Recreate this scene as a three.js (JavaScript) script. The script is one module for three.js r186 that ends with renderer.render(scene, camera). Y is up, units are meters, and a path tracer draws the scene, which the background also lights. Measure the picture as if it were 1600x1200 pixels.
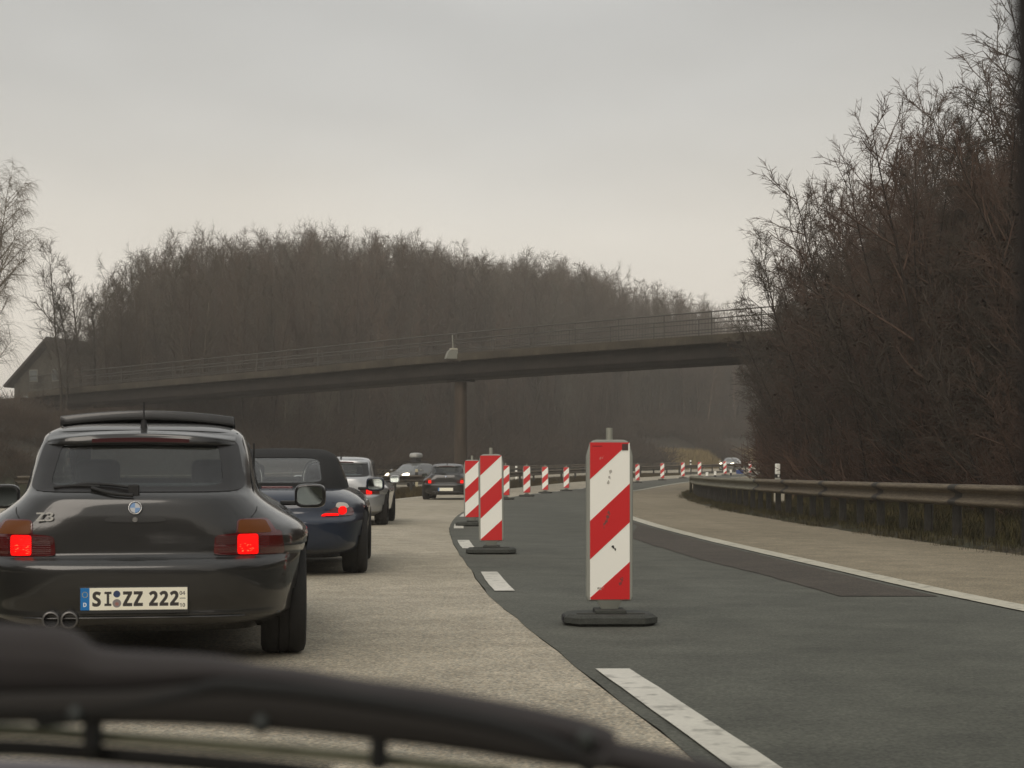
import * as THREE from 'three';
import { mergeGeometries } from 'three/addons/utils/BufferGeometryUtils.js';
import { RoundedBoxGeometry } from 'three/addons/geometries/RoundedBoxGeometry.js';
import { TextGeometry } from 'three/addons/geometries/TextGeometry.js';
import { FontLoader } from 'three/addons/loaders/FontLoader.js';

// ---------------------------------------------------------------- camera, sky, sun, exposure
const scene = new THREE.Scene();
const F = 2600, EYE = 1.0, HORIZON = 736;            // lens in picture widths of 1600, eye height, horizon row
const camera = new THREE.PerspectiveCamera(2 * Math.atan(600 / F) * 180 / Math.PI, 4 / 3, 0.05, 4000);
camera.position.set(0, EYE, 0);
camera.lookAt(0, EYE, -10);
camera.setViewOffset(1600, 1200, 0, 600 - HORIZON, 1600, 1200);
camera.focus = 16;
camera.userData.fStop = 9;
camera.updateProjectionMatrix();
const renderer = new THREE.WebGLRenderer({ antialias: true });
renderer.toneMapping = THREE.LinearToneMapping;
renderer.toneMappingExposure = 1.2;
renderer.shadowMap.enabled = true;

function hash3(x, y, z) { let h = (x * 374761393 + y * 668265263 + z * 2147483647) | 0; h = Math.imul(h ^ (h >>> 13), 1274126177); h ^= h >>> 16; return (h >>> 0) / 4294967296; }
function vnoise(x, y, seed = 0, per = 0) {
  const xi = Math.floor(x), yi = Math.floor(y), fx = x - xi, fy = y - yi, sx = fx * fx * (3 - 2 * fx), sy = fy * fy * (3 - 2 * fy);
  const w = (a) => per ? ((a % per) + per) % per : a, h = (a, b) => hash3(w(a), w(b), seed);
  return (h(xi, yi) * (1 - sx) + h(xi + 1, yi) * sx) * (1 - sy) + (h(xi, yi + 1) * (1 - sx) + h(xi + 1, yi + 1) * sx) * sy;
}
function fbm(x, y, seed, oct = 4, per = 0) { let s = 0, a = 0.5, n = 0; for (let i = 0; i < oct; i++) { s += a * vnoise(x, y, seed + i, per); n += a; x *= 2; y *= 2; per *= 2; a *= 0.5; } return s / n; }
function mulberry(a) { return () => { a |= 0; a = a + 0x6D2B79F5 | 0; let t = Math.imul(a ^ a >>> 15, 1 | a); t = t + Math.imul(t ^ t >>> 7, 61 | t) ^ t; return ((t ^ t >>> 14) >>> 0) / 4294967296; }; }
const lerp = THREE.MathUtils.lerp, clamp = THREE.MathUtils.clamp, sstep = THREE.MathUtils.smoothstep;

{ // an even winter overcast: paler and warmer low down, greyer higher up, soft streaks
  const W = 1024, H = 512, data = new Float32Array(W * H * 4);
  const stops = [[-1, .30, .28, .25], [0, .66, .605, .54], [5, .74, .69, .61], [8, .68, .645, .58], [10.5, .575, .56, .522], [13, .49, .485, .463], [16.5, .435, .435, .422], [30, .44, .44, .43], [60, .58, .58, .565], [90, .64, .64, .62]];
  const at = (e) => { let i = 0; while (i < stops.length - 2 && e > stops[i + 1][0]) i++; const a = stops[i], b = stops[i + 1], t = clamp((e - a[0]) / (b[0] - a[0]), 0, 1); return [1, 2, 3].map((k) => lerp(a[k], b[k], t)); };
  for (let r = 0; r < H; r++) {
    const el = ((r + .5) / H - .5) * 180;
    for (let c = 0; c < W; c++) {
      const n = el > 0 ? fbm(c / W * 24, el * .11, 5, 4, 24) - .5 : 0, n2 = el > 0 ? fbm(c / W * 64, el * .5, 9, 3, 64) - .5 : 0;
      const col = at(el <= 0 ? -1 : Math.max(0, el + n * 5)), g = 1 + n * .42 + n2 * .12;
      for (let k = 0; k < 3; k++) data[(r * W + c) * 4 + k] = col[k] * g;
      data[(r * W + c) * 4 + 3] = 1;
    }
  }
  const tex = new THREE.DataTexture(data, W, H, THREE.RGBAFormat, THREE.FloatType);
  tex.mapping = THREE.EquirectangularReflectionMapping; tex.magFilter = THREE.LinearFilter; tex.needsUpdate = true;
  scene.background = tex; scene.environment = tex;
}
const sun = new THREE.DirectionalLight(0xfff4e6, 1.5);  // the bright part of the cloud cover, behind the viewer's left shoulder
sun.position.set(-35, 60, 64); sun.target.position.set(0, 0, -40); sun.name = 'sun';
sun.castShadow = true; sun.shadow.radius = 80; sun.shadow.mapSize.set(2048, 2048);
Object.assign(sun.shadow.camera, { left: -160, right: 160, top: 160, bottom: -160, near: 1, far: 600 });
scene.add(sun, sun.target);
scene.fog = new THREE.FogExp2(0xd2cdc5, 0.0011);

// ---------------------------------------------------------------- naming and building helpers
const used = {};
function numbered(name) { const b = name.replace(/_\d{3}$/, ''); const n = used[b] ?? 0; used[b] = n + 1; return n ? b + '_' + String(n).padStart(3, '0') : b; }
function tag(o, label, category, group, kind) { o.userData = { label, category }; if (group) o.userData.group = group; if (kind) o.userData.kind = kind; return o; }
function thing(name, label, category, group, pos = [0, 0, 0], turn = 0) {
  const o = new THREE.Group(); o.name = numbered(name); o.position.set(...pos); o.rotation.y = turn; scene.add(o); return tag(o, label, category, group);
}
function part(name, geo, m, parent) { const o = new THREE.Mesh(geo, m); o.name = name; o.castShadow = o.receiveShadow = true; parent.add(o); return o; }
function whole(name, geo, m, label, category, group, kind) { const o = new THREE.Mesh(geo, m); o.name = numbered(name); o.castShadow = o.receiveShadow = true; scene.add(o); return tag(o, label, category, group, kind); }
function copyOf(o, label) { const c = o.clone(); c.name = numbered(o.name); c.userData = { ...o.userData, label: label ?? o.userData.label }; scene.add(c); return c; }
const V = (x, y, z) => new THREE.Vector3(x, y, z);
const at = (px, py, d) => V((px - 800) * d / F, EYE - (py - HORIZON) * d / F, -d);
function box(w, h, d, x = 0, y = 0, z = 0, r = 0) { const g = r ? new RoundedBoxGeometry(w, h, d, 2, r) : new THREE.BoxGeometry(w, h, d); g.translate(x, y, z); return g.index ? g.toNonIndexed() : g; }
function cyl(r0, r1, h, x = 0, y = 0, z = 0, n = 12) { const g = new THREE.CylinderGeometry(r1, r0, h, n); g.translate(x, y, z); return g.toNonIndexed(); }
function rod(a, b, r, n = 6) { const d = b.clone().sub(a), g = new THREE.CylinderGeometry(r, r, d.length(), n); g.applyQuaternion(new THREE.Quaternion().setFromUnitVectors(V(0, 1, 0), d.clone().normalize())); g.translate((a.x + b.x) / 2, (a.y + b.y) / 2, (a.z + b.z) / 2); return g.toNonIndexed(); }
function tube(pts, r, seg = 24, n = 8) { return new THREE.TubeGeometry(new THREE.CatmullRomCurve3(pts), seg, r, n).toNonIndexed(); }
const join = (list) => mergeGeometries(list.map((g) => { g = g.index ? g.toNonIndexed() : g; for (const k of Object.keys(g.attributes)) if (!['position', 'normal', 'uv'].includes(k)) g.deleteAttribute(k); return g; }));
function gridGeo(nu, nv, fn, uvfn, colfn) { // fn(i, j) -> Vector3
  const p = [], uv = [], idx = [], col = [];
  for (let j = 0; j < nv; j++) for (let i = 0; i < nu; i++) { const v = fn(i, j); p.push(v.x, v.y, v.z); const t = uvfn ? uvfn(v, i, j) : [i / (nu - 1), j / (nv - 1)]; uv.push(t[0], t[1]); if (colfn) col.push(...colfn(v, i, j)); }
  for (let j = 0; j < nv - 1; j++) for (let i = 0; i < nu - 1; i++) { const a = j * nu + i; idx.push(a, a + 1, a + nu, a + 1, a + nu + 1, a + nu); }
  const g = new THREE.BufferGeometry(); g.setAttribute('position', new THREE.Float32BufferAttribute(p, 3)); g.setAttribute('uv', new THREE.Float32BufferAttribute(uv, 2));
  if (colfn) g.setAttribute('color', new THREE.Float32BufferAttribute(col, 3)); g.setIndex(idx); g.computeVertexNormals(); return g;
}
function spline(pts) { // smooth y(x) through points (monotone x), linear outside
  const n = pts.length, m = [];
  for (let i = 0; i < n; i++) { const a = pts[Math.max(0, i - 1)], b = pts[Math.min(n - 1, i + 1)]; m.push((b[1] - a[1]) / (b[0] - a[0])); }
  for (let i = 0; i < n - 1; i++) { const s = (pts[i + 1][1] - pts[i][1]) / (pts[i + 1][0] - pts[i][0]); if (Math.abs(s) < 1e-9) { m[i] = m[i + 1] = 0; continue; } for (const k of [i, i + 1]) { if (m[k] / s < 0) m[k] = 0; else if (m[k] / s > 3) m[k] = 3 * s; } }
  return (x) => {
    if (x <= pts[0][0]) return pts[0][1] + m[0] * (x - pts[0][0]); if (x >= pts[n - 1][0]) return pts[n - 1][1] + m[n - 1] * (x - pts[n - 1][0]);
    let i = 0; while (x > pts[i + 1][0]) i++;
    const h = pts[i + 1][0] - pts[i][0], t = (x - pts[i][0]) / h, t2 = t * t, t3 = t2 * t;
    return (2 * t3 - 3 * t2 + 1) * pts[i][1] + (t3 - 2 * t2 + t) * h * m[i] + (-2 * t3 + 3 * t2) * pts[i + 1][1] + (t3 - t2) * h * m[i + 1];
  };
}

// ---------------------------------------------------------------- textures and materials
function noiseTexture(size, fn) { // fn(u, v) -> [r, g, b] sRGB 0..1, tileable
  const d = new Uint8Array(size * size * 4);
  for (let y = 0; y < size; y++) for (let x = 0; x < size; x++) { const c = fn(x / size, y / size, x, y), o = (y * size + x) * 4; for (let k = 0; k < 3; k++) d[o + k] = clamp(c[k], 0, 1) * 255; d[o + 3] = 255; }
  const t = new THREE.DataTexture(d, size, size); t.wrapS = t.wrapT = THREE.RepeatWrapping; t.magFilter = THREE.LinearFilter; t.minFilter = THREE.LinearMipmapLinearFilter; t.generateMipmaps = true; t.needsUpdate = true; return t;
}
const asColor = (t) => { t.colorSpace = THREE.SRGBColorSpace; return t; };
const rT = mulberry(77);
const texChip = asColor(noiseTexture(1024, (u, v, x, y) => { // exposed aggregate: pale and dark chips in a tan binder
  const a = vnoise(u * 256, v * 256, 3, 256), b = vnoise(u * 420, v * 420, 8, 420), c = fbm(u * 12, v * 12, 21, 4, 12), h = hash3(x >> 1, y >> 1, 4);
  const g = .72 + (a - .5) * .24 + (b - .5) * .22 + (c - .5) * .16 + (h - .5) * .10, w = (b - .5) * .06; return [g + w, g, g - w - .02];
}));
const texFine = asColor(noiseTexture(1024, (u, v, x, y) => { // closed, finer asphalt
  const a = vnoise(u * 300, v * 300, 13, 300), b = fbm(u * 9, v * 9, 31, 5, 9), h = hash3(x, y, 6), g = .76 + (a - .5) * .26 + (b - .5) * .2 + (h - .5) * .14; return [g, g, g];
}));
const texChipBump = noiseTexture(512, (u, v) => { const a = vnoise(u * 128, v * 128, 3, 128) * .6 + vnoise(u * 210, v * 210, 8, 210) * .4; return [a, a, a]; });
const texPaint = asColor(noiseTexture(512, (u, v) => { const a = fbm(u * 40, v * 40, 17, 4, 40), b = vnoise(u * 220, v * 220, 19, 220), g = .93 - Math.max(0, a - .58) * .9 - b * .06; return [g, g, g - .01]; }));
const texLitter = asColor(noiseTexture(1024, (u, v) => { // leaf litter, moss, dead grass
  const a = fbm(u * 48, v * 48, 41, 4, 48), b = fbm(u * 7, v * 7, 51, 3, 7), c = vnoise(u * 200, v * 200, 61, 200), g = .55 + (a - .5) * .7 + (c - .5) * .3; return [g + (b - .5) * .12, g, g - .06 - (b - .5) * .1];
}));
const texRust = asColor(noiseTexture(512, (u, v) => { const a = fbm(u * 8, v * 24, 71, 5, 8), b = fbm(u * 40, v * 40, 73, 3, 40), g = .66 + (b - .5) * .3 + (a - .5) * .35; return [g + .03, g, g - .04]; }));
const texBeton = asColor(noiseTexture(512, (u, v) => { const a = fbm(u * 6, v * 3, 81, 5, 6), b = fbm(u * 60, v * 8, 83, 3, 60), g = .66 + (a - .5) * .4 + (b - .5) * .25; return [g + .02, g, g - .03]; }));
const texBark = asColor(noiseTexture(256, (u, v) => { const a = fbm(u * 8, v * 4, 91, 4, 8), b = fbm(u * 32, v * 6, 93, 3, 32), g = .62 + (a - .5) * .5 + (b - .5) * .4; return [g + .03, g, g - .03]; }));
const rgb = (r, g, b) => new THREE.Color().setRGB(r, g, b);
const mat = (c, rough = .8, o = {}) => new THREE.MeshStandardMaterial({ color: c, roughness: rough, side: THREE.DoubleSide, ...o });
const phys = (c, rough, o = {}) => new THREE.MeshPhysicalMaterial({ color: c, roughness: rough, side: THREE.DoubleSide, ...o });
const M = {
  lightRoad: mat(rgb(.88, .785, .64), .95, { map: texChip, vertexColors: true, bumpMap: texChipBump, bumpScale: .006 }),
  darkRoad: mat(rgb(.176, .181, .144), .9, { map: texFine, vertexColors: true, bumpMap: texChipBump, bumpScale: .003 }),
  shoulder: mat(rgb(.56, .475, .345), .95, { map: texChip, vertexColors: true, bumpMap: texChipBump, bumpScale: .005 }),
  patch: mat(rgb(.145, .12, .098), .95, { map: texChip, vertexColors: true, bumpMap: texChipBump, bumpScale: .005 }),
  paint: mat(rgb(.88, .85, .76), .75, { map: texPaint }), paintWorn: mat(rgb(.72, .68, .56), .8, { map: texPaint }),
  ground: mat(rgb(1, 1, 1), 1, { map: texLitter, vertexColors: true }),
  steel: mat(rgb(.30, .262, .20), .85, { map: texRust, metalness: .08 }),
  steelNew: mat(rgb(.40, .41, .34), .75, { map: texRust, metalness: .1 }),
  post: mat(rgb(.085, .085, .078), .8, { map: texRust, metalness: .2 }),
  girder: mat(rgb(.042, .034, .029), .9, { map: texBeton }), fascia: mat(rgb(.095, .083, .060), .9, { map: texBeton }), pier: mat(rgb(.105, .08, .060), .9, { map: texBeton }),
  railing: mat(rgb(.062, .058, .048), .7),
  barkDark: mat(rgb(.058, .043, .034), 1, { map: texBark }), barkWood: mat(rgb(.085, .075, .056), 1, { map: texBark }), twig: mat(rgb(.060, .046, .034), 1), twigBrown: mat(rgb(.076, .047, .033), 1), birchBark: mat(rgb(.34, .32, .28), .9, { map: texBark }),
  leafBrown: mat(rgb(.15, .072, .035), 1), grass: mat(rgb(.050, .050, .020), 1), grassDry: mat(rgb(.36, .27, .12), 1),
  white: mat(rgb(.95, .94, .86), .4), red: mat(rgb(.62, .012, .014), .4), plastic: mat(rgb(.27, .275, .24), .6), rubber: mat(rgb(.085, .09, .078), .9, { map: texFine }), galv: mat(rgb(.32, .32, .27), .5, { metalness: .3 }),
  black: mat(rgb(.012, .012, .012), .7), darkPlastic: mat(rgb(.018, .018, .018), .5), tyre: mat(rgb(.018, .017, .016), .9), rim: mat(rgb(.4, .4, .4), .35, { metalness: .8 }), chrome: mat(rgb(.5, .5, .5), .25, { metalness: 1 }),
  interior: mat(rgb(.03, .03, .03), .9), scuff: mat(rgb(.03, .028, .026), 1),
  glass: phys(rgb(.42, .47, .46), .03, { transmission: 1, thickness: 0, ior: 1.5 }), glassClear: phys(rgb(.8, .84, .82), .03, { transmission: 1, thickness: 0, ior: 1.5 }),
  mirror: mat(rgb(.33, .36, .34), .05, { metalness: 1 }),
  lampRed: phys(rgb(.085, .004, .005), .12, { clearcoat: 1 }), lampPink: phys(rgb(.075, .022, .022), .12, { clearcoat: 1 }), lampAmber: phys(rgb(.13, .038, .004), .4, { specularIntensity: .5 }), lampClear: phys(rgb(.5, .46, .4), .12, { clearcoat: 1 }),
  lampLit: phys(rgb(.12, .003, .003), .6, { specularIntensity: .1, emissive: rgb(1, .004, .003), emissiveIntensity: 1.15 }), lampCore: mat(rgb(.5, .01, .01), .3, { emissive: rgb(1, .10, .03), emissiveIntensity: 1.6 }),
  headlight: mat(rgb(.9, .9, .8), .2, { emissive: rgb(1, .86, .6), emissiveIntensity: 6 }),
};

// ---------------------------------------------------------------- the lie of the land
// lineX(d): where the dashed lane line runs, d metres ahead; everything along the road is laid out beside it by s = x - lineX(d)
const lineX = spline([[-700, 330], [-160, 62], [-110, 33], [-70, 15], [-40, 6.6], [-15, 2.9], [0, 1.42], [5.8, .79], [8.33, .506], [13.76, -.058], [16.35, -.226], [21.3, -.55], [23.85, -.70], [30, -.96], [37.3, -1.06], [48, -.88], [58, -.36], [65, .24], [74.5, 1.25], [83, 2.46], [108, 7.6], [133, 14.8], [150, 20.9], [167, 27.3], [200, 42], [260, 72], [420, 160], [2000, 1000]]);
const rise = (d) => .0115 * (d > 83 ? (d < 240 ? Math.sqrt((d - 83) ** 2 + 16) - 4 : 153) : 0);
const bankL = (d, x) => (11.5 + .8 * Math.sin(d / 37)) * (1 - .66 * sstep(-x, 11, 27) * sstep(d, 55, 85) * (1 - sstep(d, 118, 150) * sstep(x, -40, -30)));
function landY(s, d) {
  const r = rise(d), x = s * .13, z = d * .13, n = fbm(x + 40, z + 40, 15, 3) - .5;
  if (s > 6.3) { const up = Math.max(0, s - 8.6); return r - .06 + .12 * sstep(s, 6.3, 6.75) + n * .5 * sstep(s, 8, 12) + (up < 9 ? .44 * up * sstep(up, 0, 2.5) : .44 * 9 + .12 * Math.min(up - 9, 60)); }
  if (s > -4.1) return r - .06;
  if (s > -8.7) return r - .06 + .2 * sstep(s, -4.1, -4.9) * 1 * sstep(-s, 4.0, 4.7) * (1 - sstep(-s, 8.0, 8.7));
  if (s > -17.2) return r - .06;
  const up = -s - 17.2, top = bankL(d, lineX(d) + s); return r - .06 + .1 * sstep(up, 0, .4) + n * .9 * sstep(up, 2, 8) + top * (1 - Math.exp(-Math.max(0, up - .8) * .66 / top));
}
const land = (x, d) => landY(x - lineX(d), d);
const onLand = (s, d, y = 0) => V(lineX(d) + s, landY(s, d) + y, -d);
{
  const S = [-1600, -700, -350, -220, -160, -130, -110, -95, -85, -77, -70, -64, -58, -53, -48, -44, -40, -37, -34, -32, -30, -28, -26.5, -25, -23.5, -22, -21, -20, -19.2, -18.5, -18, -17.6, -17.2, -15, -11, -8.7, -8.3, -7.6, -6.8, -6, -5.2, -4.7, -4.4, -4.1, 0, 6.3, 6.5, 6.75, 7.2, 7.8, 8.4, 9, 9.7, 10.5, 11.3, 12.2, 13.2, 14.2, 15.4, 16.8, 18.4, 20, 23, 27, 33, 42, 60, 90, 160, 400, 1000, 1600];
  const D = [-700, -400, -250, -190]; for (let d = -160; d < -12; d += 8) D.push(d); for (let d = -12; d < 100; d += 2) D.push(d); for (let d = 100; d < 270; d += 3) D.push(d); D.push(280, 300, 340, 400, 520, 800, 2000);
  const col = (v, i, j) => {
    const s = S[i], d = D[j], m = fbm(v.x * .22, v.z * .22, 25, 4), m2 = fbm(v.x * .9, v.z * .9, 29, 3);
    let c = [.098, .074, .050];                                              // brown litter under the trees
    const verge = s > 0 ? 1 - sstep(s, 9.5 + m * 5, 12 + m * 5) : s > -17 ? 1 : 1 - sstep(-s, 18, 20 + m * 2);
    const green = [.085 + m2 * .03, .088 + m2 * .02, .034];
    c = c.map((a, k) => lerp(a, green[k], verge * sstep(m * .6 + m2 * .4, .2, .55)));
    if (s > -9 && s < 0 || (s > 6 && s < 6.9)) c = c.map((a, k) => lerp(a, [.14, .11, .07][k], sstep(m2, .35, .6)));
    const ban = s < -17.4 && s > -21.2 ? (sstep(d, 190, 194) * (1 - sstep(d, 200, 206)) * .4 + sstep(d, 212, 218) * (1 - sstep(d, 240, 246))) : 0;   // dry grass banks
    c = c.map((a, k) => lerp(a, [.62, .45, .21][k], ban * sstep(m2, .2, .5)));
    return c.map((a) => a * (.75 + m2 * .5) * 1.05);
  };
  const g = gridGeo(S.length, D.length, (i, j) => V(lineX(D[j]) + S[i], landY(S[i], D[j]), -D[j]), (v) => [v.x / 3, v.z / 3], col);
  whole('terrain', g, M.ground, 'brown leaf covered banks and grass verges on both sides of the motorway', 'ground', null, 'structure');
}
function strip(s0, s1, d0, d1, y, ns, step, jag = 0) {   // a sheet of road between two offsets from the lane line
  const nd = Math.max(2, Math.round((d1 - d0) / step) + 1), nS = ns + 1;
  return gridGeo(nS, nd, (i, j) => { const d = lerp(d0, d1, j / (nd - 1)), a = typeof s0 === 'function' ? s0(d) : s0, b = typeof s1 === 'function' ? s1(d) : s1, s = lerp(a, b, i / ns) + (jag && (i === 0 || i === ns) ? (fbm(d * 3, i, 33, 3) - .5) * jag : 0); return V(lineX(d) + s, rise(d) + y, -d); },
    (v) => [v.x / 3.1, v.z / 3.1],
    (v) => { const a = fbm(v.x * 1.1 + 9, v.z * .22, 35, 4), b = fbm(v.x * 3 + 5, v.z * 2.6, 37, 3), g = .86 + (a - .5) * .34 + (b - .5) * .16; return [g, g, g * (1 + (a - .5) * .06)]; });
}
whole('road', strip(-3.95, -.16, -30, 262, 0, 10, .7, .04), M.lightRoad, 'pale tan rough asphalt lane that the queue of cars drives on', 'road', null, 'structure');
whole('road', strip(-.16, 3.72, -30, 262, .004, 10, .7, .05), M.darkRoad, 'dark grey green asphalt lane closed off by the striped beacons', 'road', null, 'structure');
whole('road_shoulder', strip(3.72, 6.48, -30, 262, .001, 8, .7, .12), M.shoulder, 'tan asphalt hard shoulder between white edge line and grass', 'road', null, 'structure');
whole('opposite_road', strip(-17.0, -8.9, -30, 262, 0, 6, 2), M.lightRoad, 'opposite carriageway behind the central guardrail', 'road', null, 'structure');
whole('road_patch', strip((d) => 2.62 + .75 * sstep(d, 24, 31) - .12 * sstep(d, 15, 19), (d) => 3.38, 13.2, 32, .009, 6, .4, .07), M.patch, 'dark brown rough asphalt patch beside the white edge line', 'road patch', null, 'structure');
whole('road_patch', strip(2.75, 3.4, 66, 76, .009, 2, 1, .05), M.patch, 'small dark asphalt patch far along the closed lane', 'road patch', null, 'structure');
whole('edge_line', strip(3.47, 3.70, -30, 258, .013, 2, .7, .015), Object.assign(M.paintWorn, { vertexColors: true }), 'continuous white edge line beside the hard shoulder', 'road marking', null, 'structure');
whole('edge_line', strip(-3.72, -3.56, -30, 258, .008, 2, .7, .015), Object.assign(M.paintWorn, { vertexColors: true }), 'thin white edge line on the left of the open lane', 'road marking', null, 'structure');
{
  const lane = new THREE.Group(); lane.name = 'lane_marking'; scene.add(lane); tag(lane, 'dashed white lane line along the row of striped beacons', 'road marking', null, 'structure');
  for (const [a, b] of [[5.5, 8.33], [13.76, 16.35], [21.3, 23.85], [28.7, 31.2], [36.1, 38.7], ...Array.from({ length: 16 }, (_, i) => [43.6 + i * 7.45, 46.15 + i * 7.45])]) part('dash', strip(-.085, .085, a, b, .012, 2, .35, .012), Object.assign(M.paint, { vertexColors: true }), lane);
}

// ---------------------------------------------------------------- guardrails
function sweepRail(s, d0, d1, y0, drop, face) { // W-shaped beam; face +1 looks to the left (towards -x)
  const prof = [[0, .75], [.06, .742], [.095, .715], [.1, .69], [.085, .668], [.01, .635], [-.01, .62], [-.01, .582], [.01, .566], [.085, .53], [.1, .51], [.095, .485], [.06, .458], [0, .45], [.006, .455], [.055, .463], [.088, .488], [.092, .51], [.078, .525], [.004, .56], [-.016, .58], [-.016, .622], [.004, .641], [.078, .673], [.092, .69], [.088, .712], [.055, .736], [.006, .744], [0, .75]];
  const n = Math.max(3, Math.round((d1 - d0) / .6) + 1);
  return gridGeo(prof.length, n, (i, j) => {
    const d = lerp(d0, d1, j / (n - 1)), k = (lineX(d + .5) - lineX(d - .5)), L = Math.hypot(k, 1), c = onLand(s, d);
    const dr = drop ? drop(d) : 0; return V(c.x - face * prof[i][0] / L, rise(d) + y0 + .02 + prof[i][1] - dr, c.z - face * prof[i][0] * k / L);
  }, (v, i, j) => [v.z / 2, i / 8]);
}
function guardrail(label, s, d0, d1, spacing, face, opts = {}) {
  const g = thing('guardrail', label, 'guardrail', 'guardrails along the motorway');
  const drop = opts.drop ? (d) => .62 * sstep(d, d1 - 3.2, d1) : null;
  const pg = join([box(.1, 1.0, .055, 0, .1, 0), box(.02, 1.0, .13, .05, .1, 0)]), hg = box(.07, .2, .06, -.03 * face, .6, 0);
  for (let d = d0, i = 0; d < d1 - .05; d += opts.section ?? 4, i++) {
    const end = Math.min(d1, d + (opts.section ?? 4) - .012), m = (opts.isNew && opts.isNew(d) ? M.steelNew : M.steel);
    part('rail_section', sweepRail(s - .0015 * (i % 2), d, end, .05, drop, face), m, g);
    if (drop ? end < d1 - 3 : end < d1) { const b = sweepRail(s - .006 * face, end - .16, end + .16, .051, drop, face); part('splice_plate', b, opts.isNew && opts.isNew(d) ? M.steelNew : M.post, g); }
  }
  for (let d = d0 + .4; d < d1 - (drop ? 2.2 : 0); d += spacing) { const p = onLand(s + .1 * face, d); for (const [n, q] of [['post', pg], ['spacer', hg]]) { const o = part(n, q, M.post, g); o.position.set(p.x, rise(d) + .08, p.z); o.rotation.y = -Math.atan(lineX(d + .5) - lineX(d - .5)); } }
  return g;
}
guardrail('weathered steel guardrail on close posts along the grass verge beside the hard shoulder', 6.82, 15, 71, 1.33, 1, { drop: true, isNew: (d) => d > 37 && d < 68 });
guardrail('dark central guardrail between the open lane and the oncoming cars', -5.3, 28, 250, 4, -1, { section: 6 });
guardrail('dark far guardrail along the foot of the wooded bank behind the oncoming cars', -17.7, 60, 190, 4, -1, { section: 6 });

// ---------------------------------------------------------------- footbridge
{
  const b = thing('footbridge', 'dark concrete footbridge with railing and one round pillar crossing the motorway', 'bridge');
  const P = (x) => { const h = spline([[-34, 6.35], [-29, 6.5], [-14.8, 6.80], [-2.58, 7.09], [10.5, 7.2], [24, 7.25]])(x); return V(x, h, -(86 - .9 * (x + 2.58))); };
  const dir = V(1, 0, .9).normalize(), nor = V(-.9, 0, 1).normalize().multiplyScalar(1); // towards the viewer
  const x0 = -33, x1 = 23, N = 40;
  const sweep = (prof) => gridGeo(prof.length, N + 1, (i, j) => { const p = P(lerp(x0, x1, j / N)); return p.addScaledVector(nor, prof[i][0]).add(V(0, prof[i][1], 0)); }, (v, i, j) => [j * 1.8 / 4, prof[i][1] * .5 + prof[i][0] * .3]);
  const loop = (l) => [...l, l[0]];
  const cap = null;
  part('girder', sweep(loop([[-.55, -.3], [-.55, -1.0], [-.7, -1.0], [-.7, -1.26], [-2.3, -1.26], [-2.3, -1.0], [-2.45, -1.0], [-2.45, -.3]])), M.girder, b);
  part('deck', sweep(loop([[0, 0], [0, -.36], [-.04, -.4], [-.5, -.301], [-2.5, -.301], [-2.96, -.4], [-3, -.36], [-3, 0], [-2.75, .02], [-2.75, -.1], [-.25, -.1], [-.25, .02]])), M.fascia, b);
  for (const side of [-.12, -2.88]) {
    for (const [y, r] of [[1.06, .03], [.55, .02], [.12, .02]]) part('handrail', tube(Array.from({ length: 21 }, (_, i) => P(lerp(x0, x1, i / 20)).addScaledVector(nor, side).add(V(0, y, 0))), r, 60, 6), M.railing, b);
    for (let i = 0; i <= 28; i++) { const p = P(lerp(x0, x1, i / 28)).addScaledVector(nor, side); part('railing_post', rod(p.clone().add(V(0, -.15, 0)), p.clone().add(V(0, 1.06, 0)), .028), M.railing, b); }
    const thin = []; for (let i = 0; i < 420; i++) { const p = P(lerp(x0, x1, i / 420)).addScaledVector(nor, side); thin.push(rod(p.clone().add(V(0, .12, 0)), p.clone().add(V(0, 1.05, 0)), .006, 3)); }
    const o = part('railing_bars', join(thin), M.railing, b); o.userData.kind = 'stuff';
  }
  const pp = P(-3.72).addScaledVector(nor, -1.5), gy = land(pp.x, -pp.z);
  const pl = new THREE.CylinderGeometry(.33, .36, 5.9 - gy, 28); pl.translate(pp.x, gy + (5.85 - gy) / 2 - .05, pp.z); part('pillar', pl, M.pier, b);
  part('bearing', box(1.5, .12, .8, pp.x, 5.79, pp.z, .02), M.girder, b);
  for (const [x, w] of [[x0 - 1, 5], [x1 + .8, 5]]) { const q = P(x).addScaledVector(nor, -1.5); const o = part('abutment', box(4, 9, w, 0, 0, 0, .05), M.pier, b); o.position.set(q.x, q.y - 4.9, q.z); o.rotation.y = Math.atan(.9); o.rotation.y = -.73; }
  // the little pale cabinet with its mast on the edge of the deck
  const c = thing('mast_box', 'small pale metal cabinet with thin mast fixed to the bridge edge above its pillar', 'cabinet', null, P(-3.08).addScaledVector(nor, .16).toArray(), .73 - .3);
  const prof = new THREE.Shape([new THREE.Vector2(-.34, -.26), new THREE.Vector2(.3, -.26), new THREE.Vector2(.3, .2), new THREE.Vector2(-.06, .2), new THREE.Vector2(-.2, .1)]);
  const cg = new THREE.ExtrudeGeometry(prof, { depth: .22, bevelEnabled: true, bevelSize: .015, bevelThickness: .015, bevelSegments: 2 }); part('cabinet', cg, mat(rgb(.2, .2, .17), .6), c);
  part('lid', box(.36, .07, .28, .12, .24, .11, .02), mat(rgb(.45, .42, .33), .6), c); part('mast', rod(V(.09, .26, .11), V(.06, .98, .11), .025), M.galv, c);
  part('lamp', cyl(.06, .05, .1, .42, -.34, .18), mat(rgb(.5, .48, .42), .4), c); part('bracket', rod(V(.1, -.2, .15), V(.42, -.3, .18), .02), M.railing, c);
}

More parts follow.
